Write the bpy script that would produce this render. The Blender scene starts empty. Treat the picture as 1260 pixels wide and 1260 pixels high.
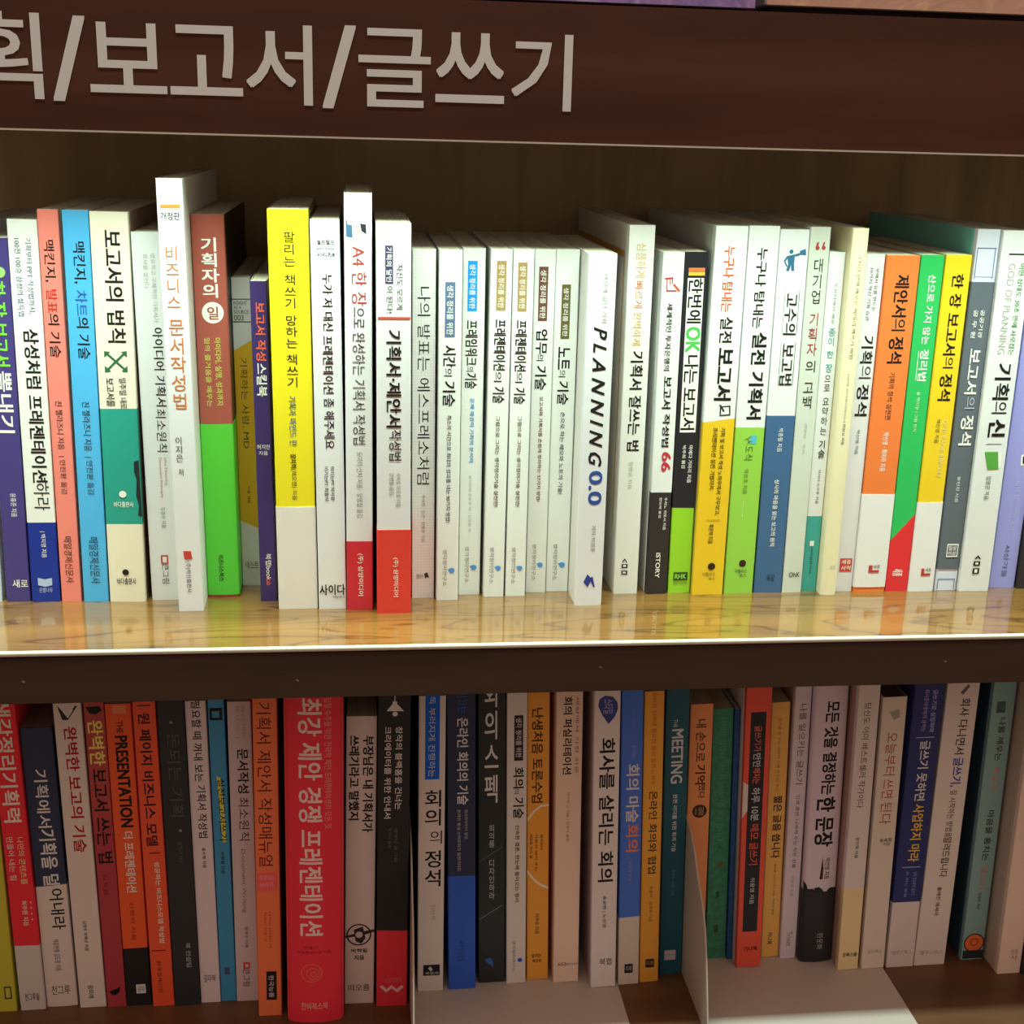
import bpy, bmesh, math, random
from mathutils import Matrix, Vector
random.seed(7)
S = bpy.context.scene
COL = S.collection
# ---------------------------------------------------------------- camera
CAM_ROT = ((0.993337, 0.006171, -0.115076), (-0.112235, 0.278409, -0.953882), (0.026152, 0.960443, 0.277247))
CAM_LOC = (0.00000, -0.72943, 0.29383)
CAM_F = 1623.98

cd = bpy.data.cameras.new('camera'); cam = bpy.data.objects.new('camera', cd); COL.objects.link(cam)
m = Matrix(CAM_ROT).to_4x4(); m.translation = Vector(CAM_LOC); cam.matrix_world = m
cd.sensor_fit = 'HORIZONTAL'; cd.sensor_width = 36; cd.lens = CAM_F / 1260 * 36; cd.clip_start = .02
S.camera = cam
# ---------------------------------------------------------------- light of the shop
wd = bpy.data.worlds.new('shop'); S.world = wd; wd.use_nodes = True
_N, _K = wd.node_tree.nodes, wd.node_tree.links
_tc = _N.new('ShaderNodeTexCoord'); _sx = _N.new('ShaderNodeSeparateXYZ'); _r = _N.new('ShaderNodeValToRGB')
_mr = _N.new('ShaderNodeMapRange'); _mr.inputs[1].default_value = -1; _mr.inputs[2].default_value = 1
_K.new(_tc.outputs['Generated'], _sx.inputs[0]); _K.new(_sx.outputs['Z'], _mr.inputs[0]); _K.new(_mr.outputs[0], _r.inputs[0]); _K.new(_r.outputs[0], _N['Background'].inputs[0])
_r.color_ramp.elements.new(.5)
for _i, (_p, _c) in enumerate([(0, (.16, .09, .055, 1)), (.5, (.25, .152, .100, 1)), (1, (.84, .55, .42, 1))]):
    _r.color_ramp.elements[_i].position = _p; _r.color_ramp.elements[_i].color = _c
_N['Background'].inputs[1].default_value = 1.0
S.view_settings.view_transform = 'Standard'; S.view_settings.look = 'None'
S.view_settings.exposure = 0; S.view_settings.gamma = 1; S.view_settings.use_curve_mapping = False
def area(name, loc, rot, sx, sy, power, col, spread=180):
    d = bpy.data.lights.new(name, 'AREA'); d.shape = 'RECTANGLE'; d.size = sx; d.size_y = sy
    d.energy = power; d.color = col; d.spread = math.radians(spread)
    o = bpy.data.objects.new(name, d); COL.objects.link(o); o.location = loc; o.rotation_euler = rot
    return o
# ceiling light of the shop, in front of and high above the case
area('ceiling_light', (.15, -.262, 2.05), (math.radians(-7), 0, 0), 1.6, .08, 62, (.80, 1, .88))
# LED strip under the board above, behind the sign board
area('strip_light', (.08, .0245, .3305), (math.radians(1.5), 0, 0), 1.4, .007, 3.6, (.745, 1, .785), 76)

# ---------------------------------------------------------------- materials
MATS = {}
def nmat(name):
    mt = bpy.data.materials.new(name); mt.use_nodes = True
    return mt, mt.node_tree.nodes, mt.node_tree.links, mt.node_tree.nodes['Principled BSDF']
def flat(c, kind='ink', rough=.5):
    key = (kind, tuple(c), rough)
    if key in MATS: return MATS[key]
    mt, N, K, b = nmat(kind)
    b.inputs['Base Color'].default_value = (*c, 1); b.inputs['Roughness'].default_value = rough
    if kind == 'cover_stock':
        b.inputs['Specular IOR Level'].default_value = .35
        n = N.new('ShaderNodeTexNoise'); n.inputs['Scale'].default_value = 900; n.inputs['Detail'].default_value = 1
        tc = N.new('ShaderNodeTexCoord'); K.new(tc.outputs['Object'], n.inputs['Vector'])
        bp = N.new('ShaderNodeBump'); bp.inputs['Strength'].default_value = .04; bp.inputs['Distance'].default_value = .0003
        K.new(n.outputs['Fac'], bp.inputs['Height']); K.new(bp.outputs['Normal'], b.inputs['Normal'])
    else:
        b.inputs['Specular IOR Level'].default_value = .25
    MATS[key] = mt
    return mt
def ramp(N, stops):
    r = N.new('ShaderNodeValToRGB'); e = r.color_ramp.elements
    while len(e) < len(stops): e.new(.5)
    for i, (p, c) in enumerate(stops): e[i].position = p; e[i].color = (*c, 1)
    return r
def paper(c):
    key = ('paper', tuple(c))
    if key in MATS: return MATS[key]
    mt, N, K, b = nmat('page_edges')
    tc = N.new('ShaderNodeTexCoord'); mp = N.new('ShaderNodeMapping'); mp.inputs['Scale'].default_value = (2600, 12, 12)
    n = N.new('ShaderNodeTexNoise'); n.inputs['Scale'].default_value = 1; n.inputs['Detail'].default_value = 2
    K.new(tc.outputs['Object'], mp.inputs[0]); K.new(mp.outputs[0], n.inputs['Vector'])
    r = ramp(N, [(.3, tuple(x * .72 for x in c)), (.65, c)]); K.new(n.outputs['Fac'], r.inputs[0]); K.new(r.outputs[0], b.inputs['Base Color'])
    b.inputs['Roughness'].default_value = .85
    MATS[key] = mt
    return mt
def wood(name, dark, mid, light, axis='X', rough=.4, scale=1, spec=.5, coat=0, veins=0):
    mt, N, K, b = nmat(name)
    tc = N.new('ShaderNodeTexCoord'); mp = N.new('ShaderNodeMapping')
    mp.inputs['Scale'].default_value = {'X': (3 * scale, 26 * scale, 26 * scale), 'Z': (26 * scale, 26 * scale, 2.2 * scale)}[axis]
    K.new(tc.outputs['Object'], mp.inputs[0])
    n1 = N.new('ShaderNodeTexNoise'); n1.inputs['Scale'].default_value = 1.0; n1.inputs['Detail'].default_value = 5; n1.inputs['Distortion'].default_value = 1.2
    K.new(mp.outputs[0], n1.inputs['Vector'])
    w = N.new('ShaderNodeTexWave'); w.wave_type = 'RINGS'; w.inputs['Scale'].default_value = .22; w.inputs['Distortion'].default_value = 9; w.inputs['Detail'].default_value = 3; w.inputs['Detail Scale'].default_value = .8
    K.new(mp.outputs[0], w.inputs['Vector'])
    mp2 = N.new('ShaderNodeMapping'); mp2.inputs['Scale'].default_value = {'X': (40, 700, 700), 'Z': (700, 700, 30)}[axis]
    K.new(tc.outputs['Object'], mp2.inputs[0])
    n2 = N.new('ShaderNodeTexNoise'); n2.inputs['Scale'].default_value = 1; n2.inputs['Detail'].default_value = 2; K.new(mp2.outputs[0], n2.inputs['Vector'])
    mx = N.new('ShaderNodeMath'); mx.operation = 'MULTIPLY_ADD'; mx.inputs[1].default_value = .34
    K.new(w.outputs['Fac'], mx.inputs[0]); K.new(n1.outputs['Fac'], mx.inputs[2])
    m2 = N.new('ShaderNodeMath'); m2.operation = 'MULTIPLY_ADD'; m2.inputs[1].default_value = .22
    K.new(n2.outputs['Fac'], m2.inputs[0]); K.new(mx.outputs[0], m2.inputs[2])
    r = ramp(N, [(.48, dark), (.72, mid), (1.0, light)]); K.new(m2.outputs[0], r.inputs[0]); K.new(r.outputs[0], b.inputs['Base Color'])
    if veins:                                # cathedral veins: thin darker lines that wander along the board
        mp3 = N.new('ShaderNodeMapping'); mp3.inputs['Scale'].default_value = (4.5, 30, 30); mp3.inputs['Rotation'].default_value = (0, 0, .16); K.new(tc.outputs['Object'], mp3.inputs[0])
        n3 = N.new('ShaderNodeTexNoise'); n3.inputs['Scale'].default_value = .9; n3.inputs['Detail'].default_value = 2.5; n3.inputs['Distortion'].default_value = .6; K.new(mp3.outputs[0], n3.inputs['Vector'])
        ml = N.new('ShaderNodeMath'); ml.operation = 'MULTIPLY'; ml.inputs[1].default_value = 9; K.new(n3.outputs['Fac'], ml.inputs[0])
        fr = N.new('ShaderNodeMath'); fr.operation = 'FRACT'; K.new(ml.outputs[0], fr.inputs[0])
        vr = ramp(N, [(0, (.38, .30, .22)), (.09, (.90, .88, .85)), (.55, (1, 1, 1)), (.9, (.93, .91, .88)), (1.0, (.5, .45, .4))]); K.new(fr.outputs[0], vr.inputs[0])
        mm_ = N.new('ShaderNodeMix'); mm_.data_type = 'RGBA'; mm_.blend_type = 'MULTIPLY'; mm_.inputs[0].default_value = veins
        K.new(r.outputs[0], mm_.inputs[6]); K.new(vr.outputs[0], mm_.inputs[7]); K.new(mm_.outputs[2], b.inputs['Base Color'])
    b.inputs['Roughness'].default_value = rough; b.inputs['Specular IOR Level'].default_value = spec
    b.inputs['Coat Weight'].default_value = min(1, coat); b.inputs['Coat Roughness'].default_value = .04; b.inputs['Coat IOR'].default_value = 1.8 if coat >= 1 else 1.5
    return mt
M_SHELF = wood('varnished_wood', (.096, .040, .008), (.138, .062, .013), (.18, .085, .020), 'X', .34, 1, .4, 1, 1)
M_LOW = wood('dark_varnished_wood', (.088, .042, .020), (.115, .056, .027), (.15, .075, .036), 'X', .4, 1, .35, .12)
M_SIGN = wood('sign_wood', (.046, .0135, .0075), (.060, .0180, .0100), (.078, .025, .014), 'X', .5, 1.3, .3)
M_EDGE = wood('edge_wood', (.036, .0195, .0125), (.046, .025, .0155), (.056, .031, .0195), 'X', .45, 1.2, .3)
M_BACK = wood('back_wood', (.22, .165, .10), (.28, .21, .125), (.35, .265, .155), 'Z', .55, 1.2, .25)
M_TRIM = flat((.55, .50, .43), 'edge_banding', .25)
M_SIGNINK = flat((.66, .64, .66), 'sign_film', .45)
M_ALU = flat((.5, .5, .5), 'aluminium', .3)
M_STEEL = flat((.50, .47, .43), 'painted_steel', .42)
# ---------------------------------------------------------------- mesh helpers (metres)
class MB:
    def __init__(s): s.v = []; s.f = []; s.mi = []; s.mats = []
    def mid(s, mt):
        if mt not in s.mats: s.mats.append(mt)
        return s.mats.index(mt)
    def add(s, vs, fs, mt):
        o = len(s.v); k = s.mid(mt); s.v += [tuple(q) for q in vs]
        for q in fs: s.f.append([o + j for j in q]); s.mi.append(k)
    def box(s, x0, x1, y0, y1, z0, z1, mt):
        s.add([(x0, y0, z0), (x1, y0, z0), (x1, y1, z0), (x0, y1, z0), (x0, y0, z1), (x1, y0, z1), (x1, y1, z1), (x0, y1, z1)],
              [(0, 3, 2, 1), (4, 5, 6, 7), (0, 1, 5, 4), (1, 2, 6, 5), (2, 3, 7, 6), (3, 0, 4, 7)], mt)
    def build(s, name, parent=None, smooth=False, loc=None):
        me = bpy.data.meshes.new(name); me.from_pydata(s.v, [], s.f)
        for q in s.mats: me.materials.append(q)
        me.polygons.foreach_set('material_index', s.mi)
        if smooth: me.polygons.foreach_set('use_smooth', [True] * len(s.f))
        me.update()
        o = bpy.data.objects.new(name, me); COL.objects.link(o)
        if parent: o.parent = parent
        if loc: o.location = loc
        return o
def empty(name, loc, rot=(0, 0, 0)):
    o = bpy.data.objects.new(name, None); COL.objects.link(o); o.location = loc; o.rotation_euler = rot; o.empty_display_size = .02
    return o
def tag(o, label, cat, group=None, kind=None):
    if label: o['label'] = label
    if cat: o['category'] = cat
    if group: o['group'] = group
    if kind: o['kind'] = kind
def bevel(o, w, seg=2):
    b = o.modifiers.new('bevel', 'BEVEL'); b.width = w; b.segments = seg; b.limit_method = 'ANGLE'
    return o
GC = {}; GB = {}
def glyphs(text, bold): return GC[(text, bold)]
def cut_lettering(keys):
    """outlines of every line of lettering, triangulated, as (verts2d, faces) in its own bounding box 0..1"""
    obs = []
    for text, bold in keys:
        c = bpy.data.curves.new('lettering', 'FONT'); c.body = text; c.size = 1
        c.resolution_u = 2 if len(text) > 9 else 3; c.fill_mode = 'FRONT'
        o = bpy.data.objects.new('lettering', c); COL.objects.link(o); obs.append((text, bold, o, c))
    dg = bpy.context.evaluated_depsgraph_get()
    for text, bold, o, c in obs:
        me = bpy.data.meshes.new_from_object(o.evaluated_get(dg))
        vs = [(q.co.x, q.co.y) for q in me.vertices]; fs = [tuple(p.vertices) for p in me.polygons]
        bpy.data.meshes.remove(me)
        if not vs: GC[(text, bold)] = ([], []); GB[(text, bold)] = (0, 1, 0, 1); continue
        if bold:                                  # heavier weights: the outline laid down four times, a hair apart
            d = (0, .011, .021, .032)[bold]; n = len(vs)
            fs = [tuple(j + k * n for j in f) for k in range(4) for f in fs]
            vs = [(a + i, b + j) for i, j in ((-d, -d * .7), (d, -d * .7), (d, d * .7), (-d, d * .7)) for a, b in vs]
        x0 = min(q[0] for q in vs); x1 = max(q[0] for q in vs); y0 = min(q[1] for q in vs); y1 = max(q[1] for q in vs)
        GB[(text, bold)] = (x0, x1, y0, y1)
        GC[(text, bold)] = ([((a - x0) / (x1 - x0 or 1), (b - y0) / (y1 - y0 or 1)) for a, b in vs], fs)
    for text, bold, o, c in obs: bpy.data.objects.remove(o); bpy.data.curves.remove(c)
BOOKS = [
 ("white paperback leaning at the far left end of the upper shelf, mostly cut off",-242.3,85.9,0.45,0.02469,18.1,233.9,150,(0.6677,0.7478,0.86),None,[],None,0,0.8,None,[]),
 ("purple paperback with green and white title near the upper left end",-221.3,85.2,0.2,0.01392,14.5,226,146,(0.0662,0.0482,0.2298),(0.6233,0.5784,0.5583),[],None,0,0.8,None,[("O","t",(0.35,0.7,0.2),9,206,3.2),("r","t","한 장 보고서",(0.22,0.75,0.05),1.7,11.6,149.9,200.7,2),("r","t","뽐내기",(0.85,0.85,0.83),2.9,11.9,109,147,2),("r","s","윤홍준 지음",(0.85,0.85,0.83),6.5,9.9,55.8,71,0),("h","m","새로",(0.85,0.85,0.83),4.3,13.8,9.4,14.8,1)]),
 ("white paperback with heavy black title over a navy blue foot, beside the salmon one",-205.5,84.5,0.17,0.00975,17.2,236.8,152,(0.8238,0.832,0.84),(0.8238,0.832,0.84),[(52.2,52.3,(0.0099,0.0319,0.3208))],None,0,0.8,None,[("r","s","기획부터 PPT 작성법까지,",(0.05,0.06,0.2),9.6,13.1,181.9,226.1,0),("r","s","100전 100승 삼성의 설득법",(0.05,0.06,0.2),3.4,6.9,180.3,225.9,0),("r","t","삼성처럼 프레젠테이션",(0.012,0.012,0.013),5.2,14.1,77.9,172.7,2),("r","t","하라",(0.03,0.03,0.033),5.2,14.6,60.1,77.9,0),("r","s","| 백지영 지음",(0.85,0.85,0.83),7.2,10.7,29.4,46.4,0),("P","m",(0.45,0.55,0.8),[(4.3,16),(8.6,14.9),(12.9,15.9),(12.9,11.1),(8.6,10),(4.3,11.1)]),("h","m","은행나무",(0.5,0.6,0.8),4.8,12.9,6.2,9.4,0)]),
 ("slim salmon pink paperback with black and red title",-187.2,83.8,0.08,0.00679,12,242.9,148,(0.86,0.239,0.2066),(0.6233,0.5784,0.4603),[],None,0,0.8,None,[("r","t","맥킨지,",(0.012,0.012,0.013),2.4,8.7,200.9,225.4,1),("r","t","발표",(0.6,0.04,0.03),2.4,8.7,182.6,196.6,1),("r","t","의 기술",(0.012,0.012,0.013),2.6,9,155.8,182.2,1),("r","s","진 젤라즈니 지음",(0.03,0.03,0.033),3.6,7.5,99.1,129.5,0),("r","s","| 안진환 옮김",(0.03,0.03,0.033),3.6,7.5,71.2,95,0),("r","m","매일경제신문사",(0.012,0.012,0.013),3.4,8.2,12.8,43.4,0)]),
 ("slim sky blue paperback with black and blue title",-173.5,83.2,0.13,0.00848,15.2,242.8,150,(0.084,0.4403,0.86),(0.6233,0.5784,0.4603),[],None,0,0.8,None,[("r","t","맥킨지,",(0.012,0.012,0.013),5,12.2,200.2,224.8,1),("r","t","차트",(0.03,0.12,0.45),5,11.9,181,196.4,1),("r","t","의 기술",(0.012,0.012,0.013),5,12.2,155.1,180.5,1),("r","s","진 젤라즈니 지음",(0.03,0.03,0.033),5.5,10,98.2,129.2,0),("r","s","| 안진환 옮김",(0.03,0.03,0.033),5.5,10,70.8,94.6,0),("r","m","매일경제신문사",(0.012,0.012,0.013),4.9,10.7,12.2,42.9,0)]),
 ("cream paperback with a wide green block and crossed arrows on its spine",-157.2,82.4,0.13,0.006,22.1,242.3,146,(0.86,0.7969,0.6854),(0.3114,0.2054,0.1559),[(124.8,125,(0.0236,0.3282,0.2731)),(51.5,51.4,(0.8482,0.7769,0.6448))],None,0,0.8,None,[("r","t","보고서의 법칙",(0.012,0.012,0.013),7.1,17.7,165.2,231.8,2),("P","p",(0.03,0.14,0.07),[(4.4,159.2),(5.3,160.2),(17.7,148.5),(16.8,147.5)]),("P","p",(0.03,0.14,0.07),[(4.4,148.3),(5.3,147.3),(17.7,159.4),(16.8,160.3)]),("P","p",(0.03,0.14,0.07),[(4.4,160.2),(8,159.7),(4.4,156.2)]),("P","p",(0.03,0.14,0.07),[(17.7,160.3),(14.2,159.8),(17.7,156.4)]),("P","p",(0.03,0.14,0.07),[(4.4,147.3),(8,147.9),(4.4,151.3)]),("P","p",(0.03,0.14,0.07),[(17.7,147.5),(14.2,147.9),(17.7,151.4)]),("r","s","일주일 내로",(0.03,0.03,0.033),12.2,16.4,124.9,144,1),("r","s","보고서를",(0.03,0.03,0.033),4.4,9.3,126.3,143.9,1),("P","p",(0.02,0.025,0.03),[(21.7,92.8),(18.8,91.7),(18.6,85.5),(19.9,80.3),(19.2,69.9),(20.6,63.6),(19.9,57.3),(22.1,56.2)]),("O","m",(0.85,0.85,0.83),11.1,70.9,2.2),("h","m","바다출판사",(0.85,0.85,0.83),5.5,17.3,62.5,66.2,1),("O","m",(0.012,0.012,0.013),10.4,19.8,2),("h","m","바다출판사",(0.012,0.012,0.013),4.9,16.6,11.7,16,1)]),
 ("pale grey white paperback with small grey type, left of the tallest white book",-131.6,84.9,0,-0.00671,17.3,230.8,152,(0.7158,0.7315,0.7716),(0.3114,0.1024,0.0861),[],None,0,0.8,None,[("r","s","명료하고 구체적인 기획서가",(0.4,0.4,0.38),10.7,13.5,177.3,218.3,0),("r","s","회사를 살린다",(0.4,0.4,0.38),6.2,9,197.6,218.2,0),("r","t","아이디어 기획서",(0.012,0.012,0.013),9.5,15.6,125.9,174.3,1),("r","t","최소원칙",(0.03,0.03,0.033),8.6,14.7,97.3,124.4,0),("r","s","Idea Planning",(0.5,0.3,0.3),11.8,13.8,75.9,93.6,0),("r","s","Document Principle",(0.5,0.3,0.3),8.6,10.7,68,93.7,0),("r","s","정경수 지음",(0.2,0.2,0.2),8.6,11.2,47.9,61.7,0),("R","m",(0.5,0.1,0.08),6.9,11.4,24.2,30.1),("R","m",(0.7158,0.7315,0.7716),8,10.4,25.2,29),("r","m","큰그림",(0.012,0.012,0.013),7.3,11.4,11.1,24.2,0)]),
 ("tallest white paperback with upright orange title and a short orange bar on top",-112.2,63.6,0,-0.00761,14.9,262.8,190,(0.784,0.7915,0.86),(0.7457,0.7465,0.7468),[],None,0,0.8,None,[("R","p",(0.7,0.25,0.06),1.8,13.1,246.2,248.2),("h","s","개정판",(0.03,0.03,0.033),1.8,12.6,239.6,243.9,1),("v","t","비즈니스",(0.62,0.2,0.06),3,10.7,187.6,225.5,0),("v","t","문서작성법",(0.62,0.2,0.06),3,11.9,127.9,183.3,0),("v","s","이지은",(0.012,0.012,0.013),3.3,7.4,95.8,112,0),("v","s","저",(0.03,0.03,0.033),4.2,7.4,87.2,92.3,0),("P","m",(0.6,0.06,0.05),[(4.5,39.5),(9.2,39.4),(9.8,34.2),(5,34.2)]),("r","m","(주)박신출판사",(0.012,0.012,0.013),5.2,8.6,12.4,32.6,0)]),
 ("brown paperback with white upright title, wrapped in a bright green paper band",-96.8,89.5,0,-0.00792,19.7,241.3,150,(0.3998,0.0977,0.0749),(0.0302,0.0194,0.0159),[],(1.7,114,(0.1093,0.6114,0.0589)),1.2,0.8,None,[("v","t","기획자의",(0.85,0.85,0.83),5.5,15.3,191.7,228.4,2),("O","t",(0.85,0.85,0.83),10.8,183.1,6.5),("h","t","일",(0.35,0.09,0.05),7.5,14.2,178.9,186.8,2),("r","s","아이디어, 실행, 성과까지",(0.6,0.65,0.15),10.8,14.8,126.1,168,1),("r","s","일의 즐거움을 깨우는",(0.6,0.65,0.15),4.9,8.3,125.1,168,1),("r","M","비즈니스북스",(0.02,0.1,0.02),7.3,10.8,11.2,28.8,2)]),
 ("small grey book with a mustard diagonal block, set deeper beside the slim purple one",-76.8,111.1,0,-0.00749,11.9,201.9,146,(0.5257,0.5036,0.5047),(0.5897,0.5528,0.5583),[],None,0,0.8,None,[("P","p",(0.5381,0.3054,0.0177),[(0,156.2),(11.9,163.4),(11.9,39.4),(0,45.1)]),("R","s",(0.03,0.03,0.033),0.2,11.7,188.5,189),("R","s",(0.03,0.03,0.033),0.2,11.7,174.4,174.9),("h","s","INSIGHT",(0.03,0.03,0.033),1.2,9.5,185.2,187.5,0),("h","s","AS A",(0.03,0.03,0.033),1.2,6,182.7,184.5,0),("h","s","SOURCE",(0.03,0.03,0.033),1.2,10.1,179.7,182,0),("h","s","003",(0.03,0.03,0.033),1.2,7.1,175.6,178.9,0),("r","t","기획하는 사람, MD",(0.05,0.035,0.01),3.6,8.3,93.1,152,0),("r","s","허웅 지음",(0.05,0.035,0.01),5.4,7.1,56.6,68.2,1),("h","m","넥스트",(0.03,0.03,0.033),2.4,10.7,11.4,17.1,0)]),
 ("thin purple paperback with orange and white title beside the big yellow spine",-62.9,79.9,0,-0.00691,10,203.5,152,(0.0492,0.0296,0.1494),(0.6938,0.6114,0.4917),[],None,0,0.8,None,[("r","t","보고서 작성",(0.85,0.14,0.06),2.5,8.5,155.4,190.9,2),("r","t","스킬북",(0.85,0.85,0.83),2.2,8.5,133.3,153.9,2),("h","s","허지안",(0.85,0.85,0.83),1,9,100,103.1,0),("h","s","지음",(0.85,0.85,0.83),2,7.5,96.4,99,0),("r","m","북랩book",(0.85,0.85,0.83),3.8,7.5,14.1,32.1,1),("r","m","Lab",(0.8,0.15,0.1),4,7,10.9,15.2,1)]),
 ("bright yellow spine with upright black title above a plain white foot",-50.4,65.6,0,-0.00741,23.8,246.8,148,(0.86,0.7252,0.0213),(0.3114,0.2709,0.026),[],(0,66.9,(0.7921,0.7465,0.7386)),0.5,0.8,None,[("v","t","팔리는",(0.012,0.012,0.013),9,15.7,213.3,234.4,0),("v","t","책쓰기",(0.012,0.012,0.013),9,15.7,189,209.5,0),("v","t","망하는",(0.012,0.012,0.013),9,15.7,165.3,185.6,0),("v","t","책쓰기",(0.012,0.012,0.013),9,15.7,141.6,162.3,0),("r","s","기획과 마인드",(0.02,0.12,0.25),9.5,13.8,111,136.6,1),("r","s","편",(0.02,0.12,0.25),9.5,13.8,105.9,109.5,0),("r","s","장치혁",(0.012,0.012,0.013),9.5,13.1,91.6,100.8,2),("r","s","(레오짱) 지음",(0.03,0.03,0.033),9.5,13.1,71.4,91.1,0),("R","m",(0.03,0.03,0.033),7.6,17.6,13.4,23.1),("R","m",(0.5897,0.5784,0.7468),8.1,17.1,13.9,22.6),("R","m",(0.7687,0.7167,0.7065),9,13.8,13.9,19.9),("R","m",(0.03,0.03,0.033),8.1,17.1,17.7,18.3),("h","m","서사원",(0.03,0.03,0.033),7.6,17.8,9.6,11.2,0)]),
 ("white paperback with handwritten black title between the yellow spine and the tall red-footed one",-25.5,64,0,-0.00873,17.2,241.3,150,(0.7929,0.8007,0.86),(0.1918,0.1717,0.1559),[],None,0,0.8,None,[("h","s","셀프헬프",(0.03,0.03,0.033),3.8,14.1,227,229.8,1),("h","s","self help",(0.03,0.03,0.033),3.8,14.1,223.7,225.6,0),("h","s","시리즈8",(0.03,0.03,0.033),3.8,14.1,219.9,222.5,1),("r","t","누가 저 대신",(0.012,0.012,0.013),6.5,12.4,176.4,210,1),("r","t","프레젠테이션 좀 해주세요",(0.012,0.012,0.013),5.8,12,104.2,173.5,1),("r","s","이기는PT 박서윤",(0.03,0.03,0.033),8.9,11.3,71.2,93,1),("r","s","이기는PT 최홍석",(0.03,0.03,0.033),5.1,7.6,71.2,93,1),("h","m","사이다",(0.012,0.012,0.013),0.5,16.6,9.3,16.4,2),("h","m","이담북스",(0.03,0.03,0.033),8.6,16.3,7.1,8.7,1)]),
 ("tall white paperback with a small laptop figure on top and a red foot",-7.9,61.4,0.01,0.0007,16.2,257,146,(0.8007,0.8085,0.86),(0.5571,0.5157,0.4603),[(45.6,45.5,(0.644,0.0263,0.0467))],None,0,0.8,None,[("P","p",(0.0625,0.1561,0.2964),[(1,241.4),(4.5,241.9),(4.9,231.7),(1.3,232.1)]),("P","p",(0.6233,0.4571,0.4603),[(6.2,239.2),(10.1,240.2),(10.7,235.6),(8.1,232.7),(5.8,234.5)]),("P","p",(0.0268,0.0263,0.039),[(9.4,239.7),(12.7,239.3),(13,233.7),(10.1,235.5)]),("P","p",(0.7687,0.5784,0.6299),[(1.6,241.9),(4.9,241.5),(4.5,238.7),(1.9,239.1)]),("r","t","A4 한 장",(0.45,0.06,0.05),4.2,13,192,226.6,0),("r","t","으로 완성하는 기획서 작성법",(0.03,0.03,0.033),4.5,12,107.5,191.1,0),("r","s","도미타 신지 지음 · 양영철 옮김",(0.2,0.2,0.2),6.5,10.1,60.9,102.9,0),("r","m","(주) 삼양미디어",(0.85,0.85,0.83),6.5,10.4,9.5,37.6,1)]),
 ("white paperback with a red rule under its subtitle and a coral red paper band",11.2,54.7,0,-0.00225,20.5,240.5,152,(0.7916,0.7991,0.86),(0.5897,0.5655,0.5446),[],(0,54.9,(0.7764,0.0579,0.042)),0,0.8,None,[("R","p",(0.06,0.05,0.12),5.3,9.9,205.9,228),("r","p2","기획의 달인",(0.85,0.85,0.83),6,9.2,206.9,227,1),("r","s","이 된다!",(0.03,0.03,0.033),6,9.7,188.8,204.5,0),("r","s","자신도 모르게",(0.03,0.03,0.033),11.9,15.6,190.8,217.3,0),("R","p",(0.55,0.09,0.06),1,20.1,185,186.4),("r","t","기획서·제안서",(0.012,0.012,0.013),5.8,14.8,119.6,178.7,2),("r","t","작성법",(0.03,0.03,0.033),7.4,14.8,98.9,118.1,1),("r","s","사이토 마코토 지음",(0.2,0.2,0.2),11.5,14.4,69.5,91.2,0),("r","s","양영철 옮김",(0.2,0.2,0.2),7.4,10.3,77.3,91.2,0),("r","M","(주) 삼양미디어",(0.85,0.85,0.83),9.5,13.1,11.1,36.9,1)]),
 ("pale grey paperback printed all over with a fine square grid",33.7,82.1,0,-0.00323,14.4,223.6,148,(0.7457,0.7315,0.755),(0.5257,0.5157,0.4917),[],None,0,0.8,None,[("r","t","나의 발표는 에스프레소처럼",(0.03,0.03,0.033),3.2,11,76.6,201.2,0),("r","s","우석진 · 김선 · 민병윤 지음",(0.2,0.2,0.2),6.1,8.4,38.1,69.6,0),("P","m",(0.03,0.03,0.033),[(7.9,16.6),(10.1,17.7),(11.3,13.8),(9.5,14.3),(8.7,13.2)]),("h","m","샌들코어",(0.03,0.03,0.033),2.9,7.2,13.3,16.6,0)]),
 ("white paperback with a slate blue label low on its spine, right of the grid-patterned one",49.3,77.6,0,-0.00087,14.1,223.8,150,(0.7921,0.816,0.8226),(0.644,0.6317,0.6006),[],None,0,0.8,None,[("R","p",(0.0996,0.1623,0.2964),3.7,9.9,171.2,204.8),("r","p2","생각 정리를 위한",(0.85,0.85,0.83),4.8,8.8,172.7,202.9,1),("r","t","시간",(0.012,0.012,0.013),2.8,10.7,152.6,166.2,2),("r","t","의",(0.012,0.012,0.013),3.4,8.5,147,152.1,0),("r","t","기술",(0.012,0.012,0.013),2.8,10.7,128.1,143.9,2),("r","s","최소의 시간으로 최대의 성과를 내는 90가지 방법!",(0.03,0.03,0.033),5.6,8.5,52.5,122.4,1),("r","m","생각정리연구소",(0.2,0.2,0.2),4,6.8,9.7,34.5,0),("O","m",(0.0927,0.3054,0.7468),9.9,20.2,1.8),("P","m",(0.0927,0.3054,0.7468),[(7.1,20.7),(8.8,21.8),(8.8,19.6)])]),
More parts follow.
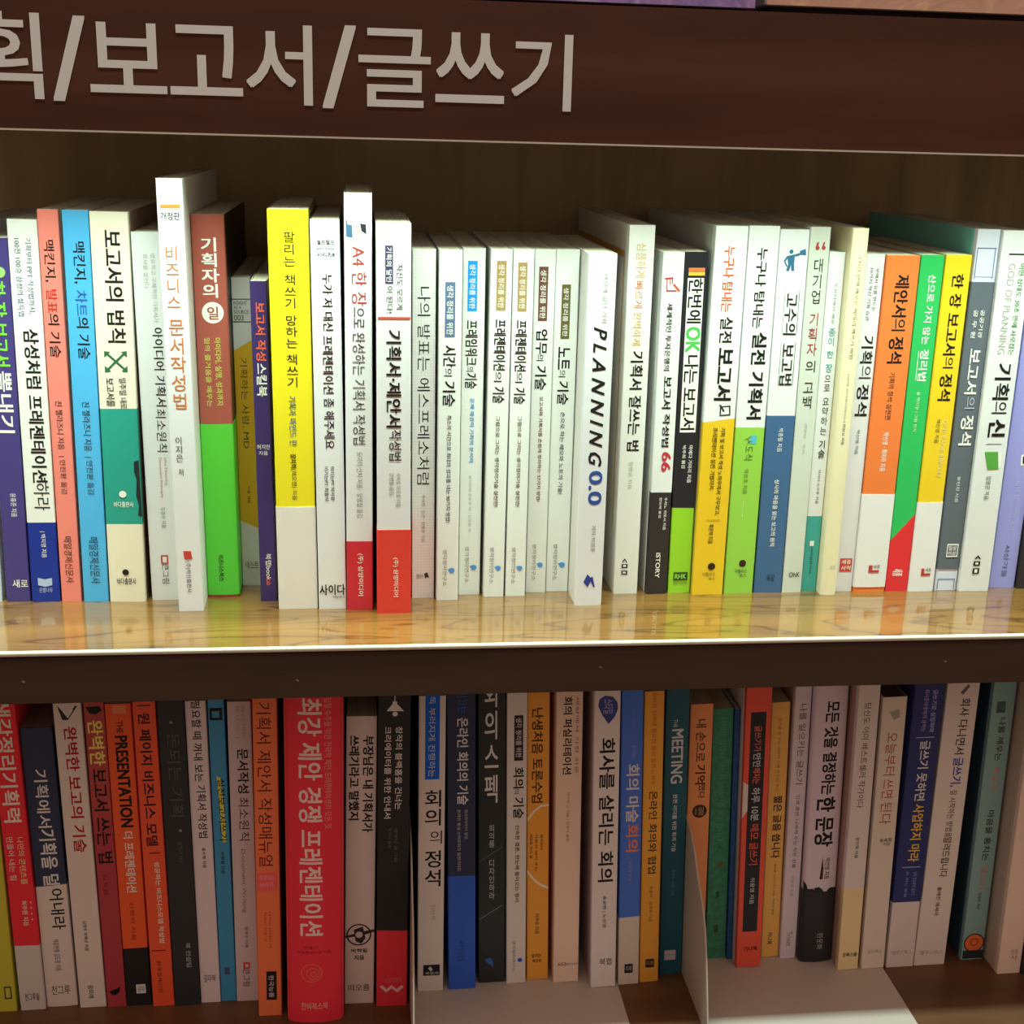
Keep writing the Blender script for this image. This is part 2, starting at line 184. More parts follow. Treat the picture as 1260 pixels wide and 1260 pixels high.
 ("white paperback with a bright cyan label and blue subtitle",64.5,87.5,0,-0.00149,14,224.3,146,(0.7921,0.816,0.8226),(0.644,0.6317,0.6006),[],None,0,0.8,None,[("R","p",(0.013,0.3,0.86),3.1,9,186,216.8),("r","p2","생각 정리를 위한",(0.85,0.85,0.83),4.2,7.9,187.5,214.8,1),("r","t","프레임워크",(0.012,0.012,0.013),2.2,9.8,152,180.4,2),("r","t","의",(0.012,0.012,0.013),2.8,7.6,148.3,151.4,0),("r","t","기술",(0.012,0.012,0.013),2.2,9.8,137.5,147.3,2),("r","s","문제 해결력 기획력 분석력",(0.05,0.3,0.6),5.6,8.4,89.6,131.3,1),("r","m","생각정리연구소",(0.2,0.2,0.2),3.9,6.7,8.2,33.4,0),("O","m",(0.0927,0.3054,0.7468),9.8,18.8,1.8),("P","m",(0.0927,0.3054,0.7468),[(7,19.4),(8.7,20.5),(8.7,18.3)]),("r","s","요시자와 준토쿠 저 · 김정환 역",(0.4,0.4,0.38),5.6,7.6,43.4,81,0)]),
 ("white paperback with an ochre label, left one of the two ochre-labelled ones",80.5,82.6,0.03,0.00202,13.3,224.4,152,(0.7921,0.816,0.8226),(0.644,0.6317,0.6006),[],None,0,0.8,None,[("R","p",(0.4104,0.2709,0.1111),3.7,9.6,187.3,217.5),("r","p2","생각 정리를 위한",(0.85,0.85,0.83),4.8,8.5,188.8,215.5,1),("r","t","프레젠테이션",(0.012,0.012,0.013),2.9,10.4,149.9,181.8,2),("r","t","의",(0.012,0.012,0.013),3.5,8.3,142.7,149.3,0),("r","t","기술",(0.012,0.012,0.013),2.9,10.4,129.2,139.6,2),("r","s","그림으로 그리는 생각정리기술 실천편!",(0.09,0.06,0.015),5.3,8,61.1,120.9,1),("r","m","생각정리연구소",(0.2,0.2,0.2),3.7,6.4,9.2,34.3,0),("O","m",(0.0927,0.3054,0.7468),9.3,19.8,1.7),("P","m",(0.0927,0.3054,0.7468),[(6.7,20.4),(8.3,21.5),(8.3,19.2)])]),
 ("white paperback with an ochre label, right one of the two ochre-labelled ones",95.1,83.6,0,-0.00157,13,224.5,148,(0.7921,0.816,0.8226),(0.644,0.6317,0.6006),[],None,0,0.8,None,[("R","p",(0.4104,0.2709,0.1111),3.1,8.8,186.8,216.6),("r","p2","생각 정리를 위한",(0.85,0.85,0.83),4.2,7.8,188.3,214.7,1),("r","t","프레젠테이션",(0.012,0.012,0.013),2.3,9.6,149.2,181.3,2),("r","t","의",(0.012,0.012,0.013),2.9,7.5,142,148.7,0),("r","t","기술",(0.012,0.012,0.013),2.3,9.6,128.5,138.9,2),("r","s","그림으로 그리는 생각정리기술 실천편!",(0.09,0.06,0.015),5.2,7.8,60.8,120.7,1),("r","m","생각정리연구소",(0.2,0.2,0.2),3.6,6.2,8.6,33.8,0),("O","m",(0.0927,0.3054,0.7468),9.1,19.3,1.7),("P","m",(0.0927,0.3054,0.7468),[(6.5,19.9),(8.1,21),(8.1,18.7)])]),
 ("white paperback with a reddish brown label and brown subtitle",109.4,90.2,0,-0.00264,13.2,224.2,150,(0.7921,0.816,0.8226),(0.644,0.6317,0.6006),[],None,0,0.8,None,[("R","p",(0.1654,0.0649,0.0518),2.9,8.7,180,213.7),("r","p2","생각 정리를 위한",(0.85,0.85,0.83),4,7.6,181.6,211.7,1),("r","t","업무",(0.012,0.012,0.013),2.1,9.5,159,174.9,2),("r","t","의",(0.012,0.012,0.013),2.6,7.4,154.9,159,0),("r","t","기술",(0.012,0.012,0.013),2.1,9.5,136.2,151.8,2),("r","s","보고서와 기획서를 손쉽게 정리하는 57가지 방법!",(0.12,0.04,0.03),5.3,7.9,62.6,132,1),("r","m","생각정리연구소",(0.2,0.2,0.2),3.7,6.3,8.4,33.8,0),("O","m",(0.0927,0.3054,0.7468),9.2,19.1,1.7),("P","m",(0.0927,0.3054,0.7468),[(6.6,19.7),(8.2,20.8),(8.2,18.6)])]),
 ("white paperback with an olive label, left of the book with slanted English title",123,91.6,0,-0.00279,14.9,224.3,146,(0.7921,0.816,0.8226),(0.644,0.6317,0.6006),[],None,0,0.8,None,[("R","p",(0.1356,0.1171,0.039),4.2,9.8,168.7,202.8),("r","p2","생각 정리를 위한",(0.85,0.85,0.83),5.4,8.6,170.2,200.8,1),("r","t","노트",(0.012,0.012,0.013),3.3,10.7,149,163.6,2),("r","t","의",(0.012,0.012,0.013),3.9,8.3,144.3,149,0),("r","t","기술",(0.012,0.012,0.013),3.3,10.7,126.5,141.7,2),("r","s","손으로 하는 메모와 노트의 기술!",(0.06,0.06,0.14),5.9,8.9,67.1,121.7,1),("r","m","생각정리연구소",(0.2,0.2,0.2),4.2,7.1,7.8,33.2,0),("O","m",(0.0927,0.3054,0.7468),10.4,18.5,1.9),("P","m",(0.0927,0.3054,0.7468),[(7.4,19.1),(9.2,20.2),(9.2,17.9)])]),
 ("white book standing forward with big slanted English title and blue figures",138.3,64.3,0,-0.00062,17.4,224.4,152,(0.776,0.7833,0.86),(0.7457,0.7167,0.7065),[],None,0.6,0.8,None,[("r","s","세상에 없던 기획",(0.4,0.4,0.38),9.4,12.2,183,212.9,0),("r","t","P L A N N I N G",(0.012,0.012,0.013),4.7,13.2,93.6,179,12),("r","t","0.0",(0.03,0.08,0.35),5.6,14.3,67.6,89.9,2),("r","s","저자 허영훈",(0.2,0.2,0.2),8.7,11.5,36.2,54.1,0),("P","m",(0.03,0.05,0.3),[(4.9,15.9),(7.3,21.4),(10.4,18),(7.8,12.5)]),("P","m",(0.03,0.05,0.3),[(8.7,18.6),(10.8,19.7),(12.5,12.5),(11.5,12.5)])]),
 ("white paperback with ochre and black title and thin orange frame line on its cover",167.4,85.2,0,-0.00396,16.2,240.3,195,(0.7921,0.7924,0.7884),(0.6938,0.6593,0.6152),[],None,0,0.8,None,[("r","s","심플하게",(0.65,0.42,0.12),4.9,11,208.1,229.5,0),("r","s","빠르게",(0.6,0.22,0.12),4.9,10.1,189.5,206.1,0),("r","s","완벽하게",(0.65,0.42,0.12),4.9,10.1,166,186.9,0),("r","t","기획서 잘쓰는 법",(0.012,0.012,0.013),4.5,12.6,97.5,162.4,2),("r","s","임영균 지음",(0.4,0.4,0.38),6.5,9.1,72,90.5,0),("P","m",(0.012,0.012,0.013),[(5.2,22.5),(6.8,24.7),(8.4,22.4),(8.1,21.6),(6.8,23.6),(5.5,21.6)]),("R","m",(0.012,0.012,0.013),4.9,8.9,17.9,20.7),("R","m",(0.7687,0.7616,0.7468),5.8,7.9,18.7,20.2),("R","m",(0.012,0.012,0.013),4.9,8.9,13.4,16.2),("R","m",(0.7687,0.7616,0.7468),5.8,7.9,14.2,15.5)]),
 ("white paperback with a red 66 above a dark brown foot",189.3,83.8,0,-0.00559,13.8,224.5,150,(0.7764,0.7924,0.8226),(0.8238,0.832,0.84),[(70.1,70,(0.0326,0.0263,0.0283))],None,0,0.8,None,[("P","p",(0.45,0.05,0.05),[(1.7,208.5),(6.9,209),(7.2,208),(2.2,207.5)]),("R","p",(0.45,0.05,0.05),3,3.6,200.5,208.5),("R","p",(0.45,0.05,0.05),3,9.6,200.2,201),("P","p",(0.6,0.1,0.05),[(6.9,204.5),(8,205),(11.9,201),(11,199.8)]),("R","p",(0.45,0.05,0.05),5,5.5,204.5,208),("R","p",(0.45,0.05,0.05),6.3,6.9,205,208),("r","s","세계적인 투자은행의",(0.03,0.03,0.033),4.1,7.7,150.3,192.9,1),("r","t","보고서",(0.012,0.012,0.013),4.1,9.9,125.6,146.6,2),("r","t","작성법",(0.012,0.012,0.013),5.2,9.9,100.5,122.4,2),("r","t","66",(0.55,0.03,0.05),5.8,11.9,84.2,97.2,2),("r","s","우치노 히토시 지음",(0.85,0.85,0.83),9.1,11,44.5,66.7,1),("r","s","한민애 옮김",(0.85,0.85,0.83),5.8,7.4,52.9,66.7,1),("r","m","iSTORY",(0.85,0.85,0.83),5.5,8.5,11.3,28.8,2)]),
 ("black paperback with a green OK in its title and a lime green foot",204.4,84.8,0,-0.00978,14.9,224.7,146,(0.0198,0.0194,0.026),(0.0461,0.0453,0.0467),[(59.3,59,(0.3114,0.6317,0.0283))],None,0,0.8,None,[("R","p",(0.75,0.2,0.06),2.7,13.1,212.6,214.9),("R","p",(0.75,0.5,0.08),2.7,13.1,210.1,212.4),("R","p",(0.85,0.85,0.83),2.4,12.8,109.9,208.6),("r","p2","한번에",(0.012,0.012,0.013),3,12.2,180.2,208.4,2),("r","p2","OK",(0.08,0.5,0.1),3,12.5,161.6,178.1,3),("r","p2","나는",(0.012,0.012,0.013),3,12.2,141.8,160.1,2),("r","p2","보고서",(0.012,0.012,0.013),2.7,11.9,111.5,139.2,2),("r","s","마에다 가마리 지음",(0.85,0.85,0.83),8.9,11.6,76.2,101.3,1),("r","s","박주희 옮김",(0.85,0.85,0.83),4.8,7.1,86.1,101.3,1),("R","m",(0.02,0.06,0.02),3.3,12.8,9,14.7),("h","m2","RHK",(0.35,0.65,0.1),4.2,11.9,10.1,13.5,2),("h","m","알에이치코리아",(0.03,0.03,0.033),3.3,12.8,6.1,7.8,0)]),
 ("white paperback with orange and black title over a yellow foot",220.1,81.3,0,-0.00134,20.7,241.1,195,(0.8079,0.824,0.8576),(0.5571,0.6114,0.5935),[(117.2,120.1,(0.8238,0.5279,0.0206))],None,0,0.8,None,[("r","t","누구나 탐내는",(0.7,0.12,0.03),6.2,13.2,188.1,228.8,2),("r","t","실전",(0.012,0.012,0.013),6.6,14.9,168.6,185,2),("r","t","보고서",(0.012,0.012,0.013),5.8,17,131.5,165.5,3),("P","p",(0.03,0.03,0.033),[(10.3,127.8),(17,128.4),(17.4,122),(10.3,121.5)]),("P","p",(0.8238,0.832,0.84),[(11.2,127),(16.1,127.3),(16.5,122.8),(11.2,122.3)]),("P","p",(0.03,0.03,0.033),[(9.5,128.9),(10.8,128.9),(13.6,124.7),(12.4,124.1)]),("r","s","기획 및 보고서 작성 노하우에서 구두보고,",(0.012,0.012,0.013),11.6,14.9,55.1,114,1),("r","s","프레젠테이션 실전 기법까지",(0.012,0.012,0.013),6.6,9.9,72.8,114,1),("R","s",(0.25,0.18,0.02),6.2,15.5,51.6,52),("r","s","휘문혁 지음",(0.012,0.012,0.013),8.3,11.6,35.6,49,1),("O","m",(0.04,0.015,0.01),12,19.7,2.5),("h","m","아틀라스",(0.03,0.03,0.033),6.2,14.9,12.9,15.7,0),("h","m","북스",(0.03,0.03,0.033),10.3,14.9,10,12.3,0)]),
 ("white paperback with all black title over a light green foot",242.1,82.4,0,-0.00328,19.6,241.4,190,(0.7921,0.816,0.8488),(0.6233,0.6454,0.6299),[(113.8,113.7,(0.3023,0.6047,0.0749))],None,0,0.8,None,[("r","t","누구나 탐내는",(0.012,0.012,0.013),5.9,12.9,177.9,228,2),("r","t","실전 기획서",(0.012,0.012,0.013),6.7,16.5,119.1,175.3,3),("R","p",(0.0927,0.4858,0.6299),10.2,14.5,102.9,108.4),("P","p",(0.05,0.1,0.03),[(5.9,105.1),(6.7,105.7),(11,107.8),(11,107.3)]),("r","s","ㅅ도식",(0.08,0.2,0.06),7.1,12.9,92.1,106.2,0),("r","s","최성호 지음",(0.1,0.2,0.06),7.8,10.8,69.1,86.1,0),("R","s",(0.5897,0.754,0.3731),8.6,9,53.5,64.6),("O","m",(0.04,0.015,0.01),11.4,21.3,2.4),("h","m","아틀라스",(0.03,0.03,0.033),6.7,14.9,14.5,17.3,0),("h","m","북스",(0.03,0.03,0.033),9.8,14.5,11.6,13.9,0)]),
 ("white paperback with a blue figure holding a megaphone over a slate blue foot",263,83.2,0,-0.00651,18.9,239.5,185,(0.7764,0.7924,0.84),(0.5257,0.5784,0.7065),[(121.4,121.3,(0.054,0.1331,0.2964))],None,0,0.8,None,[("O","p",(0.0432,0.1561,0.2964),7.9,226,1.3),("P","p",(0.0432,0.1561,0.2964),[(5.3,223.2),(10.4,224.3),(10.2,218.3),(10.6,214.2),(8.7,214.2),(8.3,217.7),(7.2,213.9),(5.3,214.2),(6.4,218.2)]),("P","p",(0.0432,0.1561,0.2964),[(5.3,223.2),(6.2,222.7),(4.5,219.7),(6,217.2),(5.3,216.7),(3.4,220.2)]),("P","p",(0.0432,0.1561,0.2964),[(10.4,224.3),(13.6,225.3),(13.2,226.3),(17,227.8),(17.5,223.8),(14.2,224.1),(10.6,222.8)]),("R","p",(0.03,0.03,0.033),5.7,5.9,173.8,201.5),("R","p",(0.03,0.03,0.033),15.1,15.4,173.8,201.6),("R","p",(0.03,0.03,0.033),5.7,5.9,140.8,169.1),("R","p",(0.03,0.03,0.033),15.1,15.4,140.8,169.2),("r","t","고수의",(0.012,0.012,0.013),6.4,14.7,173.8,200,1),("r","t","보고법",(0.012,0.012,0.013),6.4,14.7,141.4,168.1,1),("r","s","박종필 지음",(0.85,0.85,0.83),8.5,11.7,97.3,113,0),("r","s","상사의 마음을 읽는 보고의 원칙",(0.85,0.85,0.83),8.5,11.7,32.8,78.7,1),("h","m","옥당",(0.012,0.012,0.013),7.9,13.6,8.2,12.8,0)]),
 ("pale sage paperback with red quotation marks and upright black and red title",282.6,83.2,0,-0.0078,13.2,241.3,180,(0.6233,0.6593,0.6152),(0.4953,0.5157,0.4603),[],None,0,0.8,None,[("O","p",(0.42,0.06,0.06),5.3,228.5,1.3),("O","p",(0.42,0.06,0.06),9.2,228.6,1.3),("P","p",(0.42,0.06,0.06),[(3.9,228.5),(4.7,231.8),(6.1,232.3),(5.3,228.5)]),("P","p",(0.42,0.06,0.06),[(7.9,228.6),(8.7,231.8),(10,232.3),(9.2,228.6)]),("v","t","대기업",(0.03,0.03,0.033),3.7,10,193.1,222.5,0),("v","t","기획자",(0.38,0.05,0.05),3.7,10,159.9,188.5,0),("v","t","의",(0.03,0.03,0.033),3.7,10,149.4,157.8,0),("v","t","고백",(0.03,0.03,0.033),3.4,10,125.4,144.6,0),("v","s","김세호 지음",(0.4,0.4,0.38),6.1,7.9,95.7,116.8,0),("h","m","OhK",(0.03,0.03,0.033),3.7,11.3,10.9,14.3,1)]),
 ("slim white paperback with turquoise and black upright title and a teal foot",296.3,85.7,0,-0.00464,10.6,225.9,152,(0.8085,0.8241,0.86),(0.6233,0.6114,0.5583),[(52.8,52.7,(0.059,0.3921,0.3731))],None,0,0.8,None,[("r","s","도요타에서 배운",(0.12,0.25,0.22),4.9,6.8,180.5,206.8,0),("v","t","종이",(0.08,0.36,0.36),3.8,8.2,166.4,178.4,1),("v","t","한",(0.08,0.36,0.36),3.8,8.2,158.5,163.8,1),("v","t","장",(0.08,0.36,0.36),3.8,8.2,149,155.4,1),("v","t","으로",(0.03,0.03,0.033),3.8,7.8,136.2,148.5,0),("v","t","요약하는",(0.03,0.03,0.033),3.8,8,107.6,133.6,0),("v","t","기술",(0.03,0.03,0.033),3.8,8.2,92.3,104.9,1),("r","s","아사다 스구루 지음",(0.03,0.03,0.033),4.9,6.8,61.2,84.6,0),("R","m",(0.85,0.85,0.83),3.6,6.5,32,35.5),("r","m","시사일본어사",(0.012,0.012,0.013),4.4,6.5,12.2,31.2,0)]),
 ("pale yellow rounded spine standing tall between two shorter white books",307.3,78.1,0,-0.00515,10.6,241.4,185,(0.84,0.7769,0.5446),(0.7687,0.6877,0.4603),[],None,1.6,0.8,None,[("r","s","1시간 만에 배우는 박마리 책쓰기 비법",(0.22,0.2,0.12),4.4,7,159.9,223.4,0),("r","s","100세 라이프디자이너",(0.4,0.38,0.25),4.4,6.1,118.6,149.9,0),("r","s","최원교 지음",(0.03,0.03,0.033),4.4,6.3,103.4,117.5,0),("h","m","공감",(0.4,0.4,0.38),4.8,8.4,18.1,21,0)]),
 ("off-white paperback with black title and red publisher square, left of the orange one",318.8,84,0,-0.00163,12.8,225.3,150,(0.7307,0.7167,0.7716),(0.6938,0.6454,0.6299),[],None,0,0.8,None,[("r","s","무에서 유를 만드는",(0.03,0.03,0.033),7.2,9.5,189.3,216.5,0),("r","s","10가지 혁신 기획 습관",(0.03,0.03,0.033),3.6,5.9,183.1,216.5,0),("r","t","기획",(0.012,0.012,0.013),2.8,10.8,155.8,173.7,2),("r","t","의",(0.03,0.03,0.033),3.1,11,145.8,154.3,0),("r","t","정석",(0.012,0.012,0.013),2.6,10.8,121.1,142,2),("r","s","박신영 지음",(0.03,0.03,0.033),5.1,7.4,95.5,111.9,0),("R","m",(0.6,0.05,0.05),2.6,11,14.2,23.5),("h","m2","세종",(0.85,0.85,0.83),3.6,10.3,19.4,22.6,1),("h","m2","서적",(0.85,0.85,0.83),3.6,10.3,15.1,18.3,1)]),
 ("orange paperback with black title and a white paper band around its foot",332.1,82.3,0,-0.00147,21.9,225,146,(0.8482,0.2054,0.0518),(0.658,0.1881,0.0553),[],(3.6,68.7,(0.7921,0.7769,0.8226)),0.6,0.8,None,[("r","t","제안서",(0.012,0.012,0.013),6.6,16.2,186.1,212.9,2),("r","t","의",(0.012,0.012,0.013),7.4,16.6,177.3,185.1,0),("r","t","정석",(0.012,0.012,0.013),6.6,16.6,156.3,173.6,2),("r","s","기획의 정석 실전편",(0.03,0.03,0.033),9.2,13.1,119.3,150.4,0),("r","s","박신영 · 최미라 지음",(0.85,0.85,0.83),9.2,13.1,84.3,110.6,1),("R","M",(0.5,0.05,0.04),8.7,11.4,14,19.2),("R","M",(0.5,0.05,0.04),8.7,16.2,14,15.7),("h","M","세종",(0.03,0.03,0.033),11.8,16.6,16.9,19.5,0)]),
 ("green paperback with white title and a red corner at its foot",354.7,83,0,-0.00107,15.5,225.3,152,(0.0302,0.4685,0.1194),(0.0461,0.3054,0.0861),[(36.1,54.8,(0.7457,0.0296,0.039))],None,0,0.8,None,[("r","t","산으로 가지 않는",(0.85,0.85,0.83),6.2,11.4,168.4,213.1,1),("r","t","정리법",(0.85,0.85,0.83),6.2,12.1,144.6,165.3,2),("R","p",(0.85,0.85,0.83),4.9,5.3,145.1,164.2),("r","s","글 백미영 | 그림 한지",(0.6938,0.832,0.6299),6.8,9.3,111,137.6,0),("r","m","세종",(0.85,0.85,0.83),3.9,11.1,10.7,15.9,2)]),
 ("yellow paperback with black title and a white paper band around its foot",370.8,82.2,0,-0.00088,17.3,225.9,148,(0.86,0.5827,0.0234),(0.5897,0.4571,0.0553),[],(0,62.9,(0.7921,0.7769,0.8226)),0.5,0.8,None,[("r","t","한 장",(0.012,0.012,0.013),5.2,13.2,192.3,213.9,2),("r","t","보고서",(0.012,0.012,0.013),4.8,13.2,161.8,189.1,2),("r","t","의",(0.012,0.012,0.013),5.9,12.8,153.4,160.8,0),("r","t","정석",(0.012,0.012,0.013),4.8,13.5,131.9,149.6,2),("r","s","ONE PAGE REPORT",(0.86,0.6993,0.2363),10.4,13.5,79.7,119.4,1),("r","s","박신영 지음",(0.03,0.03,0.033),5.9,8.7,103.6,119.4,0),("R","M",(0.5,0.05,0.04),7.3,9.4,11.3,16.5),("R","M",(0.5,0.05,0.04),7.3,13.9,11.3,13),("h","M","세종",(0.03,0.03,0.033),10,14.2,14.2,16.8,0)]),
 ("tall pale blue book drawn like an open folder under a wide grey paper jacket",390.1,83.7,0.01,0.00081,15.3,242,185,(0.6894,0.704,0.86),(0.1918,0.5465,0.5244),[],(15.2,208.9,(0.1194,0.1386,0.1763)),0,0.8,None,[("R","s",(0.0625,0.1024,0.3731),0.9,13.7,229.9,230.4),("R","s",(0.0625,0.1024,0.3731),0.9,1.4,210.8,230.3),("R","s",(0.0625,0.1024,0.3731),12.8,13.3,211,230.5),("R","s",(0.3589,0.4293,0.6299),0.9,13.7,212,212.5),("R","s",(0.0819,0.1881,0.43),1.5,13.7,7.6,8.2),("R","s",(0.0819,0.1881,0.43),1.5,2,0.7,8.3),("R","s",(0.0819,0.1881,0.43),13.3,13.7,0.5,8.2),("r","S","공공기관",(0.85,0.85,0.83),8.2,11,172.9,191.3,1),("r","S","공 무 원",(0.85,0.85,0.83),3.4,6.4,172.8,191.2,1),("r","T","보고서",(0.85,0.85,0.83),3.7,11.9,136,166,2),("r","T","의",(0.4104,0.4571,0.5583),5.2,11.9,126.2,134.4,0),("r","T","정석",(0.85,0.85,0.83),4,12.8,101.6,121.9,2),("r","S","윤인진 지음",(0.85,0.85,0.83),6.4,8.6,62.4,80.4,0),("R","M",(0.85,0.85,0.83),5.2,13.1,23.9,33.2),("R","M",(0.1093,0.1276,0.1625),5.8,12.5,24.8,32.3),("h","M","일상",(0.85,0.85,0.83),6.4,11.9,28.6,31.8,1),("h","M","이상",(0.85,0.85,0.83),6.4,11.9,25.1,28,1)]),
 ("white paperback with a small green book picture on its spine, left of the lavender one",406.2,80.9,0,-0.00073,21.3,241.6,185,(0.7457,0.7465,0.7884),(0.3114,0.5784,0.6676),[],None,0,0.8,None,[("R","s",(0.03,0.03,0.033),5.3,19.2,226.4,227.4),("r","s","GOD OF PLANNING",(0.4,0.4,0.38),6,10.7,162.9,221.2,0),("r","s","어떤 상대도 30초 만에 사로잡는",(0.1,0.3,0.1),13.2,17,162.4,221.3,1),("r","t","기획",(0.012,0.012,0.013),6.4,17.5,132.8,157,2),("r","t","의",(0.012,0.012,0.013),7.2,17.5,123.6,131.8,0),("r","t","신",(0.012,0.012,0.013),6.4,18.3,107.7,119.8,3),("R","p",(0.03,0.03,0.033),6.4,17,102.9,103.3),("P","p",(0.1,0.35,0.06),[(6,97.8),(15.3,97.8),(17,86.1),(9.4,85.5)]),("P","p",(0.85,0.85,0.83),[(15.3,97.8),(17.9,96.7),(18.3,87.8),(17,86.1)]),("r","s","임영균 지음",(0.03,0.03,0.033),9.4,12.8,64.8,81.1,0),("P","m",(0.012,0.012,0.013),[(8.5,23.5),(10.7,25.8),(12.8,23.5),(12.4,22.6),(10.7,24.4),(8.9,22.7)]),("R","m",(0.012,0.012,0.013),8.1,12.8,18.3,21.5),("R","m",(0.8238,0.832,0.84),9.4,11.5,19.2,20.6),("R","m",(0.012,0.012,0.013),8.1,12.8,12.5,16.5),("R","m",(0.8238,0.832,0.84),9.4,11.5,13.3,15.7)]),
 ("lavender paperback at the right end of the upper shelf",430.6,86.7,0.08,0.00424,18.4,227.8,152,(0.3206,0.3144,0.7468),(0.2677,0.2626,0.6299),[],None,0,0.8,None,[("P","p",(0.85,0.85,0.83),[(10.1,94.1),(14.7,95.2),(15.1,87.4),(10.7,86.8)]),("P","p",(0.012,0.012,0.013),[(11.4,93),(12.9,94.1),(13.6,88.5),(11.8,87.9)]),("R","s",(0.499,0.4895,0.86),11,16.5,129.6,130.1),("r","s","피터 킴 이석현 공저",(0.5029,0.4933,0.86),9.2,12.1,41.7,76.1,0),("r","m","시상가들",(0.08,0.08,0.2),7.7,11.4,7.8,31.3,0)]),
 ("black book at the very right end of the upper shelf, mostly cut off",449.7,84.2,0.06,0.00287,21.2,227.8,148,(0.0268,0.0232,0.026),None,[],None,0,0.8,None,[]),
 ("olive yellow paperback at the left end of the lower shelf, mostly cut off",-253.2,84.2,-300,-0.00621,15.9,229,150,(0.5599,0.6006,0.0593),None,[],None,0,0.8,None,[("R","m",(0.03,0.03,0.033),8.7,13.5,9.9,19.7),("R","m",(0.5599,0.6006,0.0593),9.5,12.7,10.9,18.7)]),
 ("red paperback with white title over a speckled white foot",-234.8,84.5,-300,-0.01526,16.7,231,146,(0.8529,0.0342,0.0593),None,[(51.4,50.9,(0.6363,0.6682,0.6849))],None,0,0.8,None,[("r","t","생각정리기획력",(0.8365,0.86,0.8581),2.5,13.7,145.1,232.8,2),("r","s","나만의 콘텐츠를",(0.8296,0.86,0.4951),9.2,13.4,98.5,134,0),("r","s","만들어 내는 힘",(0.8365,0.86,0.8581),2.5,6.7,102,134.4,0),("r","s","복주환 지음",(0.8365,0.86,0.8581),8,11.4,66.6,86.1,1),("O","s",(0.8365,0.86,0.8581),14,84.6,0.5),("O","s",(0.8365,0.86,0.8581),14,80.2,0.5),("O","s",(0.8365,0.86,0.8581),14,75.8,0.5),("O","s",(0.8365,0.86,0.8581),14,71.4,0.5),("h","m","천그루숲",(0.03,0.03,0.033),3.7,13.4,7.5,13.4,0)]),
 ("navy and white paperback with lower top edge and bold white title at the left",-217.7,87.3,-300,-0.01501,20.7,211.9,152,(0.0282,0.0479,0.115),(0.1486,0.098,0.0969),[(94.5,95.8,(0.74,0.74,0.74))],None,0.5,0.8,(0.2777,0.203,0.2064),[("r","t","기획에서",(0.745,0.8012,0.86),6.2,14.9,139.1,182.2,1),("r","t","기획을 덜",(0.745,0.8012,0.86),5.8,16.6,95.4,137.9,2),("r","t","어내라",(0.012,0.012,0.013),8.7,17.8,61.2,92.8,1),("r","s","제갈현열 김도윤 지음",(0.03,0.03,0.033),8.3,12,28.6,53.7,0),("h","m","천그루",(0.03,0.03,0.033),4.1,16.6,9.6,16.8,0)]),
 ("white paperback with dark red title and an open book drawing at its top",-194.9,84.3,-300,-0.01372,17.8,230,148,(0.7618,0.7524,0.7542),(0.4557,0.3794,0.3664),[],None,0,0.8,None,[("P","p",(0.03,0.03,0.033),[(2.7,228.7),(8.9,220.4),(14.3,228.3),(15.3,227.7),(8.9,218.1),(5.4,218.3)]),("P","p",(0.74,0.8032,0.8274),[(5.4,228.6),(8.9,222.7),(12.8,228.3),(12.5,224.9),(8.9,219.3),(6.1,224)]),("r","t","완벽한 보고의 기술",(0.4557,0.0101,0.0366),5.4,13.9,121.1,213.5,2),("r","s","김영우 박해균 지음",(0.03,0.03,0.033),6.8,9.3,45.1,68.8,1),("r","m","꿈미래",(0.03,0.03,0.033),6.4,10,7.4,17.9,1)]),
 ("dark red paperback with yellow and black stacked title",-176.2,83.7,-300,-0.01088,12.8,232,150,(0.4722,0.0768,0.0806),None,[(145,144.4,(0.4396,0.0585,0.0885))],None,0,0.8,None,[("P","p",(0.012,0.012,0.013),[(1.3,227.4),(10.2,227.7),(11.5,224.7),(7.7,222),(3.8,222.7)]),("r","t","완벽한",(0.86,0.8022,0.2212),1.5,11.5,185.3,218,2),("r","t","보고서 쓰는 법",(0.012,0.012,0.013),1.9,11.5,112.8,182.9,2),("r","s","김지음",(0.2204,0.0232,0.0319),3.8,6.4,88,104.9,0),("P","m",(0.012,0.012,0.013),[(1.9,12.4),(6.4,14.1),(9.6,15.9),(8.9,12),(6.4,9.5),(3.8,9.7)])]),
 ("orange paperback with black English title and a black foot",-163,83.9,-300,-0.01058,16.7,229,146,(0.86,0.1319,0.0408),None,[(45.9,46.2,(0.017,0.0172,0.0218))],None,0,0.8,None,[("R","p",(0.86,0.3001,0.1624),5,13.4,222.1,227.9),("r","t","THE",(0.012,0.012,0.013),6.7,10.7,208.2,216.9,1),("r","t","PRESENTATION",(0.012,0.012,0.013),5,13.1,139.1,206.4,3),("r","t","더 프레젠테이션",(0.86,0.8359,0.8429),5.7,12.4,89.6,136,2),("r","s","신현지 지음",(0.2481,0.0322,0.0168),6.7,9.4,52.2,82.1,0),("R","m",(0.7003,0.7802,0.86),7,13.4,9.7,17),("h","m2","갈매",(0.03,0.03,0.033),8,12.4,11,15.6,0)]),
